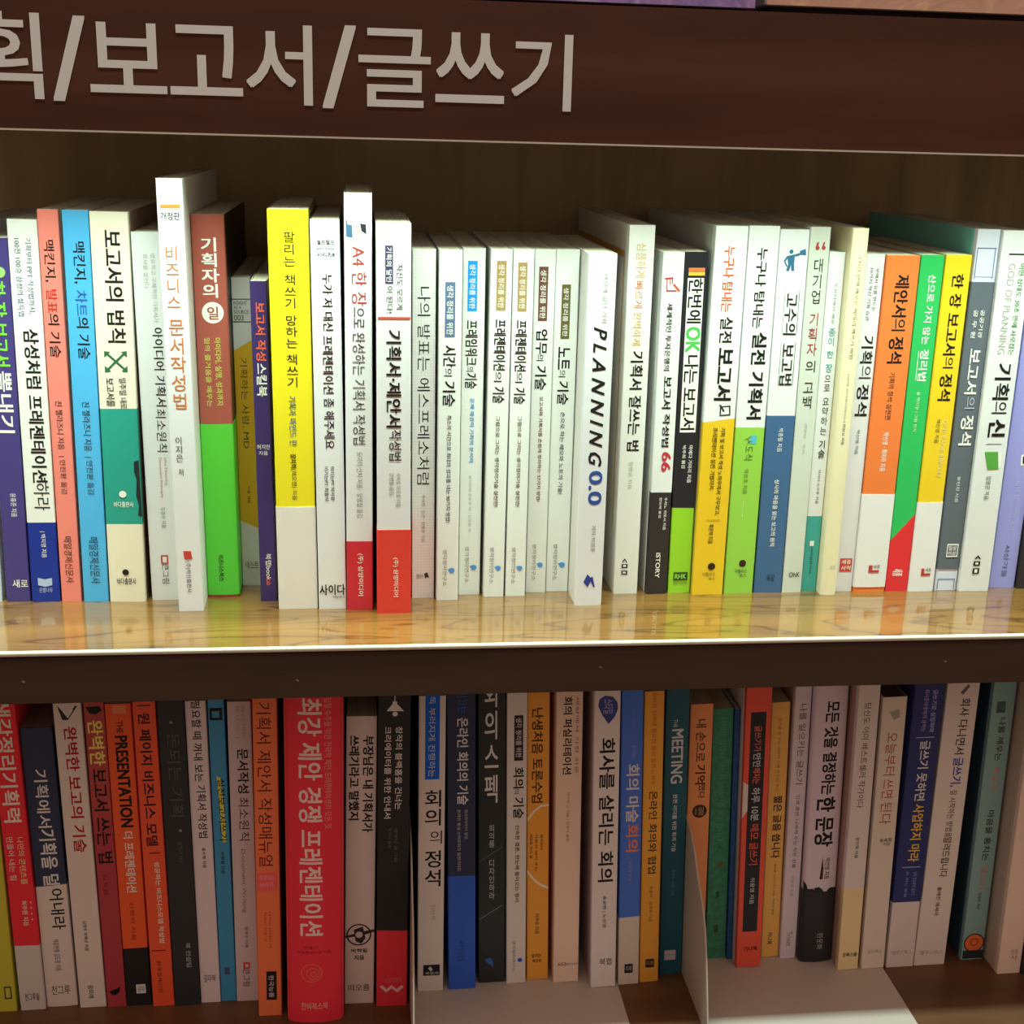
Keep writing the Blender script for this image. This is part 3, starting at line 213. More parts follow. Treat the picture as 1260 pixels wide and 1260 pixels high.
 ("orange paperback with a black vertical title between two short rules",-145,82.1,-300,-0.01091,14.7,231,152,(0.86,0.1227,0.0527),None,[],None,0,0.8,None,[("R","p",(0.012,0.012,0.013),2.9,11.7,227.9,228.6),("r","t","원 페이지 비즈니스 모델",(0.012,0.012,0.013),3.2,10.8,125.4,223.1,2),("R","p",(0.012,0.012,0.013),4.4,11.7,119.8,120.5),("r","s","성공하는 비즈니스모델 작성법",(0.86,0.8276,0.7564),7.3,10.8,50.5,113.6,2),("R","p",(0.012,0.012,0.013),1.5,11,44.2,44.8),("r","m","한국경제신문",(0.1486,0.0232,0.0139),4.4,7.3,10.3,36.4,0)]),
 ("wide black paperback with faint grey title beside the orange ones",-129.7,81.3,-300,-0.00917,17,233,148,(0.0282,0.0385,0.0501),None,[],None,0,0.8,None,[("r","t","돈되는 기획",(0.0833,0.1138,0.1457),5.1,13.6,147.2,208.5,0),("r","s","임영균 지음",(0.1096,0.1403,0.1745),8.5,11.2,112.2,128.3,0),("r","m","북 컨설팅",(0.3783,0.4683,0.5578),9.3,12.7,30.7,50.2,1),("O","p",(0.2204,0.2797,0.3479),8.5,216.1,1),("O","p",(0.2204,0.2797,0.3479),10.5,136.8,1)]),
 ("slim pinkish white paperback with black title, right of the wide black one",-112.3,83.5,-300,-0.0091,13.5,230,150,(0.7701,0.7564,0.86),None,[],None,0,0.8,None,[("r","t","필요할 때 꺼내 보는",(0.012,0.012,0.013),4,10.1,171.5,230.3,1),("r","t","기획서 작성법",(0.012,0.012,0.013),4.7,10.8,129.5,169,1),("r","s","홍수영 지음",(0.03,0.03,0.033),6.2,8.6,106.6,122.1,1),("h","m","갈라북",(0.03,0.03,0.033),2.7,10.8,16.7,22.6,0)]),
 ("thin teal blue paperback with brush-written black and yellow title",-98.5,84.4,-300,-0.00529,10.5,232,146,(0.0562,0.3548,0.7121),None,[],None,0,0.8,None,[("R","p",(0.012,0.012,0.013),1.1,9.2,215.6,224.4),("R","p",(0.0562,0.3548,0.7121),2.6,7.4,217.4,222.1),("P","p",(0.74,0.8032,0.0969),[(3.7,174.8),(6.3,173.5),(7.9,147.4),(8.4,125.3),(5.8,125.4),(4.7,153.7)]),("r","t","실전보고서쓰기",(0.012,0.012,0.013),4,8.9,126.6,172.9,1),("r","s","부영철 지음",(0.012,0.012,0.013),4.2,6.5,101.1,118,1),("R","m",(0.0774,0.1057,0.3213),3.2,6.5,21.3,27.2)]),
 ("grey pink paperback with bold black word then thin title and English line",-87.6,83.3,-299.97,0.00221,15.4,229,152,(0.6563,0.6226,0.7121),(0.1096,0.1057,0.1248),[],None,0,0.8,None,[("r","s","명료하고 구체적인",(0.4,0.4,0.38),8.9,11.4,202.8,226.2,0),("r","s","문서 쓰기",(0.4,0.4,0.38),5.5,8,202.9,226.3,0),("r","t","문서작성",(0.012,0.012,0.013),5.5,12.9,162.2,195.1,2),("r","t","최소원칙",(0.03,0.03,0.033),5.5,12.3,126.7,159.2,0),("r","s","Document Writing",(0.3,0.25,0.22),5.5,8.9,70.8,120,0),("r","s","정경수 지음",(0.03,0.03,0.033),7.1,9.2,43,59.8,0),("R","m",(0.6363,0.0703,0.0593),5.2,9.8,26,31.3),("R","m",(0.6563,0.6226,0.7121),6.5,8.9,27.3,29.9),("r","m","큰그림",(0.012,0.012,0.013),4.9,9.5,12.1,26,0)]),
 ("brownish orange paperback with thin dark title standing slightly forward beside the wide red spine",-71.2,65.7,-299.87,0.00818,15.8,245.5,148,(0.86,0.2227,0.0929),None,[],None,0,0.8,None,[("r","t","기획서 제안서 작성매뉴얼",(0.1096,0.0158,0.0168),2.5,11.7,116.7,236.1,0),("R","p",(0.86,0.1411,0.1644),0.9,14.2,98.2,111.8),("h","s2","제로되는",(0.86,0.3821,0.437),2.4,12.6,106.2,109.9,1),("h","s2","보아라",(0.86,0.3821,0.437),2.4,11.8,100.7,104.4,1),("r","s","나카노 타케시 저",(0.4557,0.087,0.0444),7.9,9.8,54.1,81.9,0),("r","s","하가키 인천 역",(0.4557,0.087,0.0444),4.7,6.6,59.3,82,0),("R","m",(0.012,0.012,0.013),5.7,12.6,12.7,35.4),("r","m2","한국능률",(0.74,0.74,0.783),7.3,10.7,14.7,32.2,0)]),
 ("wide red rounded spine with large white vertical title standing forward, widest of the lower row",-51.2,59.3,-299.67,0.00871,38.5,252.3,150,(0.86,0.0405,0.0834),(0.1096,0.0201,0.0276),[],None,4,3,None,[("r","t","최강 제안 경쟁 프레젠테이션",(0.86,0.7469,0.7909),9.2,24.6,68.3,242.6,2),("r","s","입찰 수주를 위한 전략적 제안 프레젠테이션의 모든 것",(0.8529,0.3794,0.4149),26.1,30.8,149.2,242.5,0),("h","s","이동기",(0.2777,0.0158,0.0319),11.5,21.1,58.2,60.7,0),("h","s","프레젠테이션 지음",(0.2777,0.0158,0.0319),6.9,30,54.3,56.8,0),("Q","m",(0.86,0.1577,0.1355),16.9,39.6,7.3,0.8),("Q","m",(0.86,0.1577,0.1355),17.7,38.9,4.6,0.8),("Q","m",(0.86,0.1577,0.1355),18.1,38.6,2.3,0.8),("h","m","한비북스북",(0.86,0.5148,0.5888),9.6,27.7,10.4,16.2,0)]),
 ("beige pink paperback with two lines of brush title and a round emblem",-12.4,74.3,-299.71,0.01422,20.4,220.5,146,(0.74,0.6916,0.7121),(0.1096,0.1057,0.1057),[],None,0,0.8,None,[("r","t","부장님은 내 기획서가",(0.012,0.012,0.013),11.2,18.4,134.8,206.5,3),("r","t","쓰레기라고 말했지",(0.012,0.012,0.013),2,9,144.2,206.7,3),("Q","m",(0.012,0.012,0.013),9.6,55.4,8.6,1),("P","m",(0.03,0.03,0.033),[(0,54.5),(12.3,57.9),(20.4,59.6),(20.4,57.6),(12.3,54.7),(0.4,53.2)]),("P","m",(0.03,0.03,0.033),[(6.1,59.4),(12.3,61.8),(14.3,52.7),(11.4,48.2),(7.4,50.3)]),("O","m",(0.6363,0.6006,0.6068),9.8,55.4,2.5),("h","s","박혁필",(0.012,0.012,0.013),4.5,15.5,41.1,44.4,2),("h","s","지음",(0.012,0.012,0.013),6.5,13.5,35.2,39.2,2),("h","m","떠오름",(0.03,0.03,0.033),2.5,17.4,10.2,15.5,0)]),
 ("black paperback with a hanging lamp drawing and a red foot",9.9,69.9,-299.84,0.00763,21.3,243.3,152,(0.0195,0.0249,0.0319),None,[(61,60.1,(0.8529,0.043,0.0806))],None,0,0.8,None,[("R","p",(0.7832,0.7983,0.86),10.6,11.1,232.7,236.7),("P","p",(0.7832,0.7983,0.86),[(5.5,225.8),(9.4,231),(9.4,232.7),(12.3,232.6),(12.3,230.9),(17,225.6)]),("O","p",(0.7701,0.7918,0.86),11.1,223.7,1.7),("r","t","창작의 블랙홀을 건너는",(0.7832,0.7983,0.86),11.5,16.2,153.7,214.6,1),("r","t","크리에이터를 위한 안내서",(0.7832,0.7983,0.86),4.3,8.9,147.2,214.7,1),("r","s","정빛나 글 그림",(0.1486,0.1752,0.2064),11.5,13.6,114.3,139.7,0),("r","s","박지니 옮김",(0.1486,0.1752,0.2064),7.2,9.4,125,139.8,0),("h","m","오늘의문학",(0.86,0.2333,0.2856),5.5,17.4,18.8,22.8,0),("P","m",(0.86,0.5984,0.7018),[(2.1,15.9),(3.8,17.2),(7.2,13.7),(10.6,16.9),(14,13.4),(17.4,16.5),(19.1,15.1),(14.5,10.7),(10.6,14.2),(6.8,11.1)])]),
 ("white paperback with a blue label and upright black title right behind the metal bookend",39.4,83,-298.8,-0.00249,18.2,229,148,(0.7618,0.7524,0.7542),(0.1946,0.2148,0.2064),[],None,0,0.8,None,[("R","p",(0.0083,0.1458,0.86),4.4,14.2,167.3,229.7),("r","p2","똑 부러지게 진행하는",(0.6764,0.7491,0.86),6.6,11.3,169.1,228.5,0),("v","t","회의",(0.012,0.012,0.013),4.4,16.8,131.3,159.9,1),("v","t","의",(0.03,0.03,0.033),8,16.4,117.4,128.8,0),("v","t","정석",(0.012,0.012,0.013),4.7,16.8,83.7,113.7,1),("r","s","김민석",(0.4,0.4,0.38),9.5,12,58.4,70.1,0),("R","m",(0.012,0.012,0.013),4,15.7,12.7,21.5),("P","m2",(0.6363,0.6798,0.7121),[(7.3,18.9),(9.1,20.2),(10.9,17.4),(9.1,16.1)]),("h","m2","북쏠레",(0.6363,0.6798,0.7121),5.5,14.6,13.4,15.8,0)]),
 ("navy paperback with white title and a royal blue foot",61.7,83.4,-298.8,-0.01771,19.3,231,150,(0.0251,0.043,0.1057),None,[(91.8,91.3,(0.0315,0.1311,0.74))],None,0,0.8,None,[("r","t","이끄는",(0.0408,0.1498,0.582),6.8,13.9,215.3,231.9,0),("r","t","온라인 회의의 기술",(0.7095,0.763,0.86),6.6,14.3,147.1,212.3,2),("r","s","화상회의부터 협업",(0.3783,0.4225,0.4888),11.6,13.9,120.7,143.3,1),("r","s","온라인 중심 스마트워크 실전가이드",(0.4557,0.5169,0.582),6.6,8.9,95.5,143.5,1),("r","m","아이엠",(0.017,0.0643,0.3664),6.8,11.6,23.3,39.3,0)]),
 ("black paperback with slanted calligraphic white title and thin diagonal lines",83.7,89.2,-298.8,-0.02124,19.1,233,146,(0.0251,0.0363,0.0444),None,[],None,0,0.8,None,[("v","t","회의스펙",(0.7095,0.7858,0.86),4.6,14.1,143.2,239.5,1),("v","s","회의를",(0.5416,0.6226,0.6849),7.6,11.5,109.5,128,0),("v","s","디자인하라",(0.5416,0.6226,0.6849),7.6,11.5,68,100.6,0),("P","p",(0.1946,0.2659,0.296),[(0.4,52.8),(17.2,63.6),(17.2,62.9),(0.4,52.1)]),("P","p",(0.1096,0.1498,0.1745),[(0.4,99.2),(17.2,110.4),(17.2,109.7),(0.4,98.5)]),("P","m",(0.0515,0.1597,0.5226),[(4.8,19.7),(8.6,20.8),(10.5,17.9),(10.7,12.5),(9.2,14),(5.7,16.9)])]),
 ("white paperback with a black label box and round blue publisher dot",103.8,87.2,-298.8,-0.02291,13.9,230,152,(0.74,0.7649,0.783),None,[],None,0,0.8,None,[("R","p",(0.0315,0.0266,0.0366),5,11.1,177.2,211.3),("r","p2","생각 정리를 위한",(0.74,0.7649,0.8274),6.1,10,179.7,209.5,1),("r","t","회의",(0.012,0.012,0.013),4.4,11.7,156.2,172.3,2),("r","t","의",(0.03,0.03,0.033),5,8.6,151.9,156.2,0),("r","t","기술",(0.012,0.012,0.013),4.4,11.9,132.9,149.3,2),("r","s","신속한 결론, 한눈에 들어오는 정리",(0.03,0.03,0.033),5.8,8.9,66.6,127.9,1),("r","m","생각정리연구소",(0.2,0.2,0.2),4.2,6.4,9.9,35.5,0),("O","m",(0.0289,0.1163,0.86),9.7,19,1.7)]),
 ("orange paperback with dark title and a thin white arc",119.1,90.3,-298.8,-0.02759,15.5,232,148,(0.86,0.4194,0.0664),None,[],None,0,0.8,None,[("r","t","난생처음 토론수업",(0.0774,0.0322,0.0168),3.1,10.9,142.8,215,2),("P","p",(0.86,0.8586,0.7018),[(0,131.2),(4.7,137.2),(9.6,141.4),(15.5,141.6),(15.5,140),(9.6,139.5),(4.7,135.3),(0.3,128)]),("P","p",(0.86,0.8586,0.7018),[(0,90.7),(4.7,83.8),(9.6,78.9),(15.5,75.8),(15.5,73.9),(9.3,76.9),(4.3,81.9),(0,88.1)]),("r","s","생각보다",(0.1096,0.0322,0.0168),9.3,11.2,105.5,118.4,1),("r","s","기준이 되어 주는",(0.1096,0.0322,0.0168),5.6,7.4,88.9,118.7,1),("r","s","새로운 작가 법",(0.1096,0.0322,0.0168),1.9,3.7,99.6,118.9,1),("r","s","이주승 지음",(0.1096,0.043,0.0168),5.9,8.7,37.9,54.6,1),("h","m","숨쉬는",(0.03,0.03,0.033),3.4,10.5,18.3,21.7,1),("h","m","책공장",(0.03,0.03,0.033),4,10.5,14.2,16.9,1)]),
 ("peach paperback with bold black title and small brown subtitle",137.8,85.6,-298.8,-0.02468,18.3,229,150,(0.86,0.7012,0.6118),(0.86,0.5865,0.4923),[],None,0,0.8,None,[("r","t","회의 퍼실리테이션",(0.012,0.012,0.013),4.8,11,166.5,225,2),("r","s","세상에서 가장 쉬운",(0.3092,0.1057,0.0593),13.2,15.7,166.7,224.7,0),("r","s","사이토 쇼 지음 | 진경아 옮김",(0.2481,0.1266,0.0969),7.7,9.9,114.7,153.3,0),("h","m","시다",(0.03,0.03,0.033),2.9,9.1,13.2,16.6,1),("h","m","미디어",(0.03,0.03,0.033),9.1,17.4,13.6,15.7,0)]),
 ("wide white paperback with a blue map pin and large black title",164.1,77.9,-298.8,-0.03193,18,236.3,146,(0.8027,0.8152,0.86),(0.4976,0.4225,0.4457),[],None,0,0.8,None,[("P","p",(0.0515,0.0768,0.3664),[(2.5,221.6),(3.6,226.3),(7.2,228.5),(12.6,227.6),(15.8,223.2),(16.2,218.4),(14,212.5),(9.9,207.4),(5.4,214.2)]),("r","p2","스타일",(0.3783,0.4225,0.6452),6.1,13,215.2,226,1),("r","t","회사를 살리는 회의",(0.012,0.012,0.013),4,14.8,85.9,197.1,2),("r","s","송공현 | 노진영",(0.03,0.03,0.033),7.6,10.4,49.1,74.8,1),("h","m","북랩",(0.03,0.03,0.033),6.1,14.8,18.1,23.5,0)]),
 ("royal blue spine with white and orange title over a white foot",184.8,81,-300,-0.03717,15.1,233,152,(0.0717,0.2148,0.8578),None,[(55.4,56.1,(0.74,0.7156,0.6582))],None,0,0.8,None,[("r","s","서울 회의 전문 컨설턴트",(0.1946,0.2659,0.8578),7.3,9.1,193.9,225.4,0),("r","s","혼자하는",(0.3191,0.395,0.86),7.6,10,180.9,190.8,1),("r","t","회의 마술",(0.7187,0.726,0.86),3.9,13,131.5,176.6,2),("r","t","회의",(0.86,0.2464,0.0946),4.2,13.3,108.4,130.2,2),("r","s","최규철 지음",(0.2717,0.3362,0.86),6.3,8.5,84.5,101.4,1),("R","m",(0.012,0.012,0.013),4.5,10.6,9.5,17),("h","m2","미래",(0.5416,0.5683,0.582),5.4,9.7,10.9,15.6,0)]),
 ("slim amber paperback with black title on the right side of the wide blue spine",200.9,82.7,-300,-0.03761,13.9,230,148,(0.86,0.4493,0.0711),None,[],None,0,0.8,None,[("r","s","온라인 업무에 필요한 회의 실전 노하우",(0.6363,0.1498,0.0444),5.6,8.6,159.1,229.1,1),("r","t","온라인 회의와 협업",(0.012,0.012,0.013),4.5,10.6,89.3,154.7,1),("r","s","최용석 · 김영욱 지음",(0.1946,0.1057,0.0319),6.1,8.4,50.2,79.4,0),("R","m",(0.012,0.012,0.013),4.2,10.6,12.2,19.1),("h","m2","미래",(0.74,0.4225,0.0969),5,9.7,13.6,17.7,0)]),
 ("dark teal paperback with white English title, left of the second metal bookend",217.3,90.8,-300,-0.03456,16.6,232,150,(0.017,0.1223,0.1932),None,[],None,0,0.8,None,[("r","t","THE",(0.6157,0.716,0.86),5.6,8.3,198.8,204.9,0),("r","t","MEETING",(0.6555,0.726,0.86),4.6,12.9,155.5,197.4,2),("r","s","완전 리더를 위한 회의 기술",(0.6363,0.74,0.8578),6.6,9.9,101.3,147.2,2),("r","s","로널드 브릴 지음",(0.1946,0.3794,0.5226),7.6,9.6,65.5,86.8,0),("R","m",(0.5879,0.6226,0.783),3.6,11.9,11.9,20.2),("R","m2",(0.3783,0.3794,0.4669),4.3,11.3,16,16.7)]),
 ("orange tan paperback with brush title half hidden by the second metal bookend",236.5,99.5,-298.8,-0.03308,16.5,210.7,146,(0.86,0.3654,0.1538),None,[],None,0,0.8,None,[("r","t","내 손으로",(0.0637,0.0201,0.0139),4.6,11.9,166.3,199.1,1),("r","t","기억",(0.0637,0.0201,0.0139),5,12.6,148.4,163.8,2),("r","t","했다",(0.0637,0.0201,0.0139),7.6,12.6,137.3,148.3,1),("O","p",(0.0515,0.0342,0.0276),9.1,127,5.3),("h","p2","1월",(0.4557,0.2659,0.1457),6,12.2,123.8,130.3,1)]),
 ("mottled green paperback with faint title",256.2,105.8,-298.8,-0.0415,15.2,204,152,(0.0388,0.2939,0.1806),None,[],None,0,0.8,None,[("r","t","나에게 고맙다 당신의 글쓰기를 응원합니다",(0.1169,0.4225,0.3127),5.5,10,98.4,196.9,0),("P","s",(0.1486,0.1498,0.0593),[(6.8,80.3),(10.6,81.4),(10.9,77.3),(7.6,76.2)]),("P","s",(0.0236,0.1266,0.0768),[(6.1,56),(8.4,57.8),(9.1,52.3),(6.8,50.4)]),("P","s",(0.0236,0.1266,0.0768),[(5.3,27.1),(8.4,28.9),(9.1,22.5),(6.1,21.4)])]),
 ("thin dark blue book set back between the mottled green and red-orange ones",271.9,103.8,-298.8,-0.04181,3.8,204,148,(0.017,0.1138,0.4049),None,[],None,0,0.8,None,[]),
 ("red-orange paperback with a long black panel on its spine and a white cover",276.1,92.9,-298.8,-0.04051,18.4,230,150,(0.86,0.1214,0.0839),(0.74,0.74,0.783),[],None,0,0.8,None,[("R","p",(0.0282,0.0342,0.0444),3.7,14.7,30.2,206.6),("P","p",(0.74,0.74,0.783),[(0,153.1),(3.7,150.3),(3.7,129.6),(0,124)]),("r","p2","글쓰기가",(0.74,0.203,0.1745),6.6,12.1,176,196.1,1),("r","p2","만만",(0.6555,0.726,0.86),6.6,12.1,163.9,174.7,1),("r","p2","해지는",(0.86,0.2197,0.1644),6.6,12.1,151.1,163.3,1),("r","p2","하루 10분",(0.6555,0.726,0.86),6.3,12.5,121.4,147.9,1),("r","p2","메모 글쓰기",(0.86,0.1483,0.1064),6.3,12.9,85.7,118.7,1),("r","p2","이윤영 지음",(0.6363,0.74,0.8578),8.1,11.4,53.4,75,1),("h","m","가나북",(0.012,0.012,0.013),5.2,15.5,13.5,17.6,1)]),
 ("slim amber tan paperback with black title leaning by the red-orange one",298.6,104.3,-298.8,-0.04076,13.3,208.5,146,(0.86,0.5457,0.1562),None,[],None,0,0.8,None,[("r","s","일기를 잘 쓰는 사람의 기록 문장집 후기",(0.3092,0.1498,0.0444),5.3,7.4,138.8,196.6,0),("r","t","짧은 글을 씁니다",(0.012,0.012,0.013),4.2,10.6,83.5,134.8,2),("r","s","박지연 스미스카나 지음 · 박선이 옮김",(0.1946,0.1057,0.0319),6.6,8.5,36.3,78.8,0),("r","m","카나북",(0.012,0.012,0.013),4,8,10.6,21.1,1)]),
 ("slim pinkish white paperback with light handwritten title",312.2,101.3,-298.8,-0.03127,12,229,152,(0.7195,0.7107,0.86),(0.4396,0.2939,0.296),[],None,0,0.8,None,[("r","t","나를 일으키는 글쓰기",(0.03,0.03,0.033),3.8,8.9,145.1,208.3,0),("r","s","인생 중반, 나에게 주는 작은 선물",(0.03,0.03,0.033),5,7.9,76.7,136.6,0),("r","s","이상원 지음",(0.4,0.4,0.38),5,7.2,52.9,70,0),("r","m","Triviet",(0.2,0.15,0.15),4.3,8.4,10.5,23.1,0)]),
 ("wide pinkish spine with heavy black title above a jagged black foot",325.7,96.9,-298.8,-0.0357,25,231,148,(0.74,0.6916,0.8578),(0.3428,0.3235,0.3479),[(61,59,(0.0251,0.0303,0.0391))],None,2,2,None,[("r","t","모든 것을 결정하는",(0.012,0.012,0.013),8,18.5,139.3,212.6,3),("r","t","한 문장",(0.012,0.012,0.013),5.5,19.5,97.1,137.4,3),("P","p",(0.0637,0.0232,0.0218),[(11,70.3),(12.5,89.1),(13.5,79.6),(13.5,70.1)]),("r","s","박선영 지음",(0.03,0.03,0.033),14.5,18.5,69.9,87.5,1),("P","p",(0.0251,0.0303,0.0391),[(0,60.3),(0,68.5),(2,65.6),(3,62.1),(7,62.5),(8.5,59.6)]),("P","p",(0.0251,0.0303,0.0391),[(7.5,63.1),(11,63.9),(13.5,62),(15,59.1),(8,59.7)]),("P","p",(0.0251,0.0303,0.0391),[(17.5,61),(20,62.5),(24.5,61.8),(25,58.3),(17.5,58.9)]),("r","m","한문화",(0.4557,0.4971,0.582),12,16.5,10.7,24.7,0)]),
 ("white paperback with thin black title over a tan foot",351.1,84.4,-298.8,-0.02815,15.5,233,150,(0.7618,0.7649,0.7976),(0.4722,0.3235,0.296),[(68.7,67.6,(0.86,0.7388,0.4424))],None,0,0.8,None,[("r","t","당신도 이미 베스트셀러 작가이다",(0.03,0.03,0.033),4.7,9.6,133.9,215.5,0),("r","s","유인욱 지음",(0.03,0.03,0.033),6.2,8.7,93.2,110.4,1),("h","m","굿북스쿨",(0.012,0.012,0.013),2.8,14,10.9,14.3,2)]),
 ("shorter cream white paperback with thin red title beside the navy one",369.3,84.4,-298.8,-0.02864,17.5,219.6,146,(0.7618,0.74,0.6849),(0.4557,0.2939,0.2488),[],None,0,0.8,(0.1096,0.087,0.0885),[("P","p",(0.416,0.4225,0.4149),[(5.2,208.3),(12.2,210.5),(13.1,204.2),(8.7,201.9)]),("r","t","오늘부터",(0.4557,0.098,0.0806),4.5,12.9,159,192.6,0),("r","t","쓰면",(0.5416,0.0768,0.0806),4.5,12.9,141,155.8,0),("r","t","된다",(0.4557,0.098,0.0806),4.5,12.9,120.1,137.7,0),("h","s","송숙희",(0.03,0.03,0.033),5.9,14.7,105.5,108.8,1),("h","s","지음",(0.03,0.03,0.033),8.7,14,102.8,105.1,0),("h","m","유노북스",(0.4,0.4,0.38),3.8,14.7,12.7,16.1,0)]),
 ("navy blue jacketed book with white and orange title over a white foot",389.5,86.2,-300,-0.01393,21,232,152,(0.7618,0.74,0.7685),(0.0222,0.0342,0.1457),[],(55.5,231.5,(0.035,0.053,0.22)),0,0.8,None,[("r","S","글쓰기로 성장하며",(0.3783,0.4683,0.8578),13,16.8,192.7,225.1,2),("r","S","퇴사준비생에게 권하는",(0.3428,0.3389,0.7121),7.1,10.5,192.9,225.4,2),("R","S",(0.3783,0.4683,0.8578),4.2,17.8,188.1,188.8),("r","T","글쓰기 못하면",(0.7187,0.7802,0.86),7.6,15.5,138.4,185.9,2),("r","T","사업하지 마라",(0.86,0.5984,0.0825),7.6,16,88.9,135.8,2),("R","S",(0.3783,0.4683,0.8578),4.2,17.8,84.2,84.9),("r","S","상위 일프로의 글쓰기",(0.2777,0.3389,0.8578),13,16,61.1,80.7,1),("r","S","돈 버는 방법",(0.2777,0.3389,0.8578),7.6,9.7,60,81,1),("h","m","텔루스북스",(0.4,0.4,0.38),3.4,18.5,10.9,14.4,0)]),
 ("white paperback with handwritten black and blue title, left of the dark gap",411.6,87.2,-300,-0.00519,23.9,229,148,(0.7953,0.7903,0.7976),(0.2777,0.2939,0.5342),[],None,0,0.8,None,[("P","p",(0.1486,0.1597,0.1745),[(10,221.9),(14.8,228),(16.7,226.7),(11.9,220)]),("r","t","회사 다니면서",(0.012,0.012,0.013),11,18.2,173.9,217.4,1),("r","t","글쓰기,",(0.0515,0.0835,0.4669),10.5,18.6,148.1,171.3,2),("r","t","잘 시작하는 방법을",(0.03,0.03,0.033),11.5,16.7,107.4,145.5,0),("r","t","알려드립니다",(0.012,0.012,0.013),11,17.2,74.5,107.4,1),("r","s","홍애진 에세이",(0.03,0.03,0.033),11,14.3,42.5,66.4,1),("h","m","텔루스북스",(0.4,0.4,0.38),3.8,21.5,9.1,12.6,0)]),
 ("teal grey paperback with a round orange seal near its foot",450.4,91.2,-300,-0.01457,17,231,150,(0.2597,0.4971,0.5342),(0.035,0.0835,0.115),[],None,0,0.8,None,[("R","p",(0.0774,0.1403,0.1745),3.7,10.2,203.6,212.4),("r","t","나를 깨우는",(0.03,0.03,0.033),6.8,11.9,165.7,199.7,1),("r","t","책 읽기",(0.74,0.2332,0.2064),6.8,11.9,142.9,161.2,0),("r","t","마음을 훔치는",(0.03,0.03,0.033),6.8,11.9,84.2,125.8,1),("r","t","글쓰기",(0.6363,0.2659,0.2797),7.1,11.9,60.3,80.1,1),("r","s","김광한 지음",(0.03,0.03,0.033),7.5,9.8,43.1,57.6,0),("O","m",(0.0236,0.0303,0.0366),8.8,14.4,8),("O","m2",(0.86,0.2065,0.0687),8.8,14.4,7.1),("Q","m2",(0.4557,0.087,0.0366),8.8,15.1,3.4,1),("R","m",(0.0236,0.0385,0.053),0.8,16.6,0.9,8)]),
 ("plain beige paperback standing forward at the right end of the lower shelf",469.9,72.3,-300,-0.01373,18,228.8,146,(0.8296,0.7156,0.6322),(0.5416,0.4778,0.425),[],None,0,0.8,None,[("h","m","민음",(0.2,0.2,0.2),9,14.4,16.3,20.5,0),("h","m","사",(0.2,0.2,0.2),9,14.4,11.4,15.6,0)]),
 ("dark book at the very right end of the lower shelf, mostly cut off",488.3,70,-300,-0.00986,22.5,229,152,(0.0222,0.0266,0.0319),None,[],None,0,0.8,None,[]),
]

SIGN = [('획', -.1925, -.1584, .3032, .3450), ('/', -.1540, -.1362, .3026, .3440), ('보', -.1352, -.0968, .3074, .3415), ('고', -.0952, -.0584, .3074, .3415),
        ('서', -.0566, -.0226, .3038, .3432), ('/', -.0177, -.0001, .3028, .3440), ('글', .0011, .0387, .3043, .3432), ('쓰', .0413, .0777, .3075, .3425), ('기', .0815, .1137, .3046, .3432)]
need = {(q[0], 1) for q in SIGN}
for bk in BOOKS:
    for it in bk[-1]:
        if it[0] in 'rh': need.add((it[2], it[-1] % 10))
        elif it[0] == 'v': need |= {(ch, it[-1]) for ch in it[2]}
cut_lettering(sorted(need))

# ---------------------------------------------------------------- the bookcase
BACK = .290; X0, X1 = -.62, .80
ZT = .3585; ZLOW = -.300
case = empty('bookcase', (0, 0, ZLOW - .03))
tag(case, 'dark brown wooden bookcase whose sign board carries grey Korean lettering', 'bookcase')
def cpart(mb, name, label=None, bw=None):
    for i, q in enumerate(mb.v): mb.v[i] = (q[0], q[1], q[2] - (ZLOW - .03))
    o = mb.build(name, case)
    if bw: bevel(o, bw)
    if label: o['label'] = label
    return o
q = MB(); q.box(X0, X1, .0018, BACK, -.0318, 0, M_SHELF); cpart(q, 'shelf_board', 'glossy lit wooden shelf board')
q = MB(); q.box(X0, X1, 0, .0019, -.032, -.0036, M_EDGE); cpart(q, 'shelf_edge', 'dark wooden front edge of the shelf')
q = MB(); q.box(X0, X1, -.0005, .0026, -.0030, .0002, M_TRIM); cpart(q, 'edge_strip', 'shelf edge strip with its highlight painted pale', .0011)  # pale colour stands in for the highlight along the rounded shelf edge
q = MB(); q.box(X0, X1, .0, BACK, ZLOW - .03, ZLOW, M_LOW); cpart(q, 'shelf_board', 'dark brown lower shelf board')
q = MB(); q.box(X0, X1, .0185, BACK, ZT - .022, ZT - .0004, M_LOW); cpart(q, 'shelf_board', 'dark brown shelf board above the sign')
q = MB(); q.box(X0, X1, 0, .018, .2885, ZT, M_SIGN); cpart(q, 'sign_board', 'dark brown sign board')
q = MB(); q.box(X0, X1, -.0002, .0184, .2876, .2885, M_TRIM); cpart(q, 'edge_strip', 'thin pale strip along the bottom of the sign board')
q = MB(); q.box(X0, X1, BACK, BACK + .012, ZLOW - .03, ZT + .25, M_BACK); cpart(q, 'back_panel', 'dark wooden back panel')
for xa in (X0 - .02, X1):
    q = MB(); q.box(xa, xa + .02, 0, BACK + .012, ZLOW - .03, ZT + .25, M_EDGE); cpart(q, 'side_panel')
# lettering of the sign: each syllable at its own place
q = MB()
for ch, a, b, c, d in SIGN:
    vs, fs = glyphs(ch, 1)
    n4 = len(vs) // 4; q.add([(a + u * (b - a), -.0003 - .0000025 * (i // n4), c + v * (d - c)) for i, (u, v) in enumerate(vs)], fs, M_SIGNINK)
cpart(q, 'sign_lettering', 'grey Korean sign lettering')
